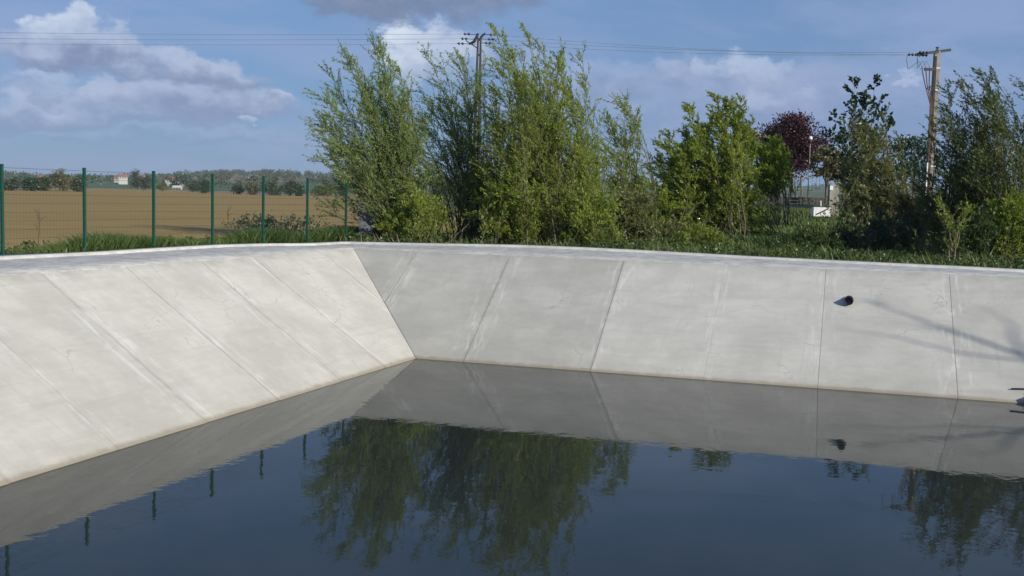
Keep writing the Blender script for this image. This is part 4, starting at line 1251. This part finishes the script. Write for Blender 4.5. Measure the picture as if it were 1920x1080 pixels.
# ------------------------------------------------------------------ far country
def build_far():
    # trees one can tell apart, px, distance, top px, half width px
    rows = [
        (20, 300, 330, 22, 'lf_far', 'low dark tree at the end of the field hedge behind the first fence post'),
        (58, 310, 326, 20, 'lf_dark', 'dark green tree next to the biggest round tree over the field'),
        (112, 330, 311, 26, 'lf_brown', 'biggest round budding tree at the far edge of the field'),
        (82, 325, 326, 18, 'lf_far', 'middling tree in front of the biggest round field tree'),
        (147, 335, 322, 18, 'lf_far', 'green tree hidden partly by the second fence post'),
        (258, 640, 315, 17, 'lf_far', 'round grey-green tree by the white farmhouse'),
        (274, 640, 322, 14, 'lf_far', 'smaller tree touching the round tree by the farmhouse'),
        (305, 620, 340, 12, 'lf_olive', 'yellowish bush at the far edge of the field'),
        (385, 430, 333, 14, 'lf_dark', 'lone dark bushy tree standing on the field by the fourth fence post'),
        (365, 560, 335, 16, 'lf_far', 'bush behind the lone dark field tree'),
        (447, 430, 342, 17, 'lf_far', 'low bush at the near end of the field hedgerow'),
        (475, 425, 336, 18, 'lf_brown', 'budding hedgerow tree behind the fifth fence post'),
        (510, 420, 329, 22, 'lf_far', 'tallest tree of the field hedgerow'),
        (545, 420, 331, 20, 'lf_far', 'green hedgerow tree beside the tallest hedgerow tree'),
        (562, 420, 345, 12, 'lf_dark', 'dark bush ending the field hedgerow'),
        (605, 470, 345, 24, 'lf_olive', 'yellow-green bush on the field edge behind the last fence posts'),
        (640, 480, 342, 22, 'lf_far', 'green bush at the field edge close to the tall willow'),
        (690, 480, 336, 26, 'lf_far', 'field tree seen through the first tall willow'),
        (760, 480, 332, 30, 'lf_far', 'field tree seen between the first two willows'),
        (830, 500, 335, 30, 'lf_dark', 'dark field tree behind the stems of the open willow'),
    ]
    for k, (px, Y, top, hw, lm, lab) in enumerate(rows):
        b = at(px, 355, Y); z0 = float(terrain(b[0], b[1])); tz = at(px, top, Y)[2]
        R_ = hw / F_PX * Y
        round_tree('field_tree', lab, 'tree', b, tz, R_, z0 - 0.12 * (tz - z0), 2600, lm, max(0.5, R_ * 0.13), 400 + k, 46, trunk_r=0.25, hollow=0.25, group='trees across the field')
    # distant wood on the skyline: reads as one mass
    r = np.random.default_rng(5)
    Ps, Sz = [], []
    for (d0, d1, a0, a1, n) in ((1500, 2600, -0.50, 0.10, 900), (2300, 3000, -0.55, 0.5, 900), (1000, 1500, -0.5, -0.05, 170)):
        az = r.uniform(a0, a1, n); dd = r.uniform(d0, d1, n)
        ok = (np.sin(az * 31 + dd * 0.004) + np.sin(az * 77 + dd * 0.011)) > -0.25
        az, dd = az[ok], dd[ok]
        x = np.sin(az) * dd; y = np.cos(az) * dd
        z = terrain(x, y); hh = r.uniform(6, 13, len(x))
        per = 70
        C = np.stack([x, y, z], 1)[:, None] + unit(r.normal(size=(len(x), per, 3))) * np.stack([hh * .62, hh * .62, hh * .5], 1)[:, None] * (r.random((len(x), per, 1)) ** 0.4) + np.stack([0 * hh, 0 * hh, hh * .5], 1)[:, None]
        Ps.append(C.reshape(-1, 3)); Sz.append(np.repeat(hh * 0.22, per))
    P = np.concatenate(Ps); S = np.concatenate(Sz)
    V, Q = leaf_quads(P, unit(r.normal(size=P.shape)), S, S * 0.8, r)
    v = np.repeat(r.random(len(P) // 70 + 1), 70)[:len(P)] * 0.6 + r.random(len(P)) * 0.4
    o = mesh_np('distant_woodland', V, Q, M['lf_far'], None, {'v': np.repeat(v, 4)})
    tag(o, 'grey-green woodland along the skyline far beyond the ploughed field', 'woodland', kind='stuff')
    # houses far off
    def house(px, py, Y, w, h, lab, rz=0.2, roofm='tile'):
        b = at(px, py, Y); b[2] = max(float(terrain(b[0], b[1])), b[2])
        b[2] = float(terrain(b[0], b[1])) if abs(b[2] - float(terrain(b[0], b[1]))) < 0.5 else b[2]
        root = empty('farmhouse', b, lab, 'house', None, 0)
        dpt = w * 0.6; c_, s_ = math.cos(rz), math.sin(rz)
        def R3(x, y, z): return b + np.array([x * c_ - y * s_, x * s_ + y * c_, z])
        V = [R3(sx * w / 2, sy * dpt / 2, z) for z in (-6, h) for sx, sy in ((-1, -1), (1, -1), (1, 1), (-1, 1))] + [R3(-w / 2, 0, h + dpt * .4), R3(w / 2, 0, h + dpt * .4)]
        mesh_py('wall', V, [(0, 1, 5, 4), (1, 2, 6, 5), (2, 3, 7, 6), (3, 0, 4, 7), (4, 7, 8), (5, 9, 6)], M['house'], root, b)
        o_ = 0.5
        V = [R3(-w / 2 - o_, -dpt / 2 - o_, h - .2), R3(w / 2 + o_, -dpt / 2 - o_, h - .2), R3(w / 2 + o_, 0, h + dpt * .42), R3(-w / 2 - o_, 0, h + dpt * .42), R3(w / 2 + o_, dpt / 2 + o_, h - .2), R3(-w / 2 - o_, dpt / 2 + o_, h - .2)]
        rf = mesh_py('roof', V, [(0, 1, 2, 3), (3, 2, 4, 5)], M[roofm], root, b)
        so = rf.modifiers.new('thick', 'SOLIDIFY'); so.thickness = 0.25
        for u in (-0.3, 0.0, 0.3):
            p = R3(u * w, -dpt / 2 - 0.03, h * .5)
            MB().box(p, (1.2, 0.06, 1.4), rz=rz).build('window', M['pane'], root, b)
    house(231, 336, 1150, 9, 3.0, 'white farmhouse with a red roof by the round grey-green tree', 0.3)
    house(221, 338, 1200, 7, 3.5, 'small white outbuilding beside the farmhouse', -0.2)
    house(265, 337, 1220, 8, 3.2, 'low white barn behind the round tree by the farmhouse', 0.1)
    house(78, 338, 700, 4, 2.2, 'small white hut between the trees over the field', 0.1)
    house(322, 341, 1050, 12, 2.0, 'long low pale barn behind the third fence post', 0.15)
    house(338, 342, 1040, 5, 2.2, 'white shed at the end of the long low barn', 0.0)
    house(333, 357, 800, 6, 1.6, 'white flat shelter low on the edge of the field', 0.0, 'house')


build_far()


# ------------------------------------------------------------------ air
def build_haze():
    m = bpy.data.materials.new('thin_haze'); m.use_nodes = True
    t = NT(m.node_tree); t.n.clear()
    out = t.node('ShaderNodeOutputMaterial'); pv = t.node('ShaderNodeVolumePrincipled')
    pv.inputs['Color'].default_value = (0.80, 0.88, 1.0, 1); pv.inputs['Density'].default_value = 0.00010
    t.l.new(pv.outputs[0], out.inputs['Volume'])
    mb = MB(); mb.box((0, 0, 40), (8200, 8200, 84))
    o = mb.build('haze', m); tag(o, 'thin pale blue haze over the far country', 'haze', kind='stuff')


USE_HAZE = True
if USE_HAZE:
    build_haze()
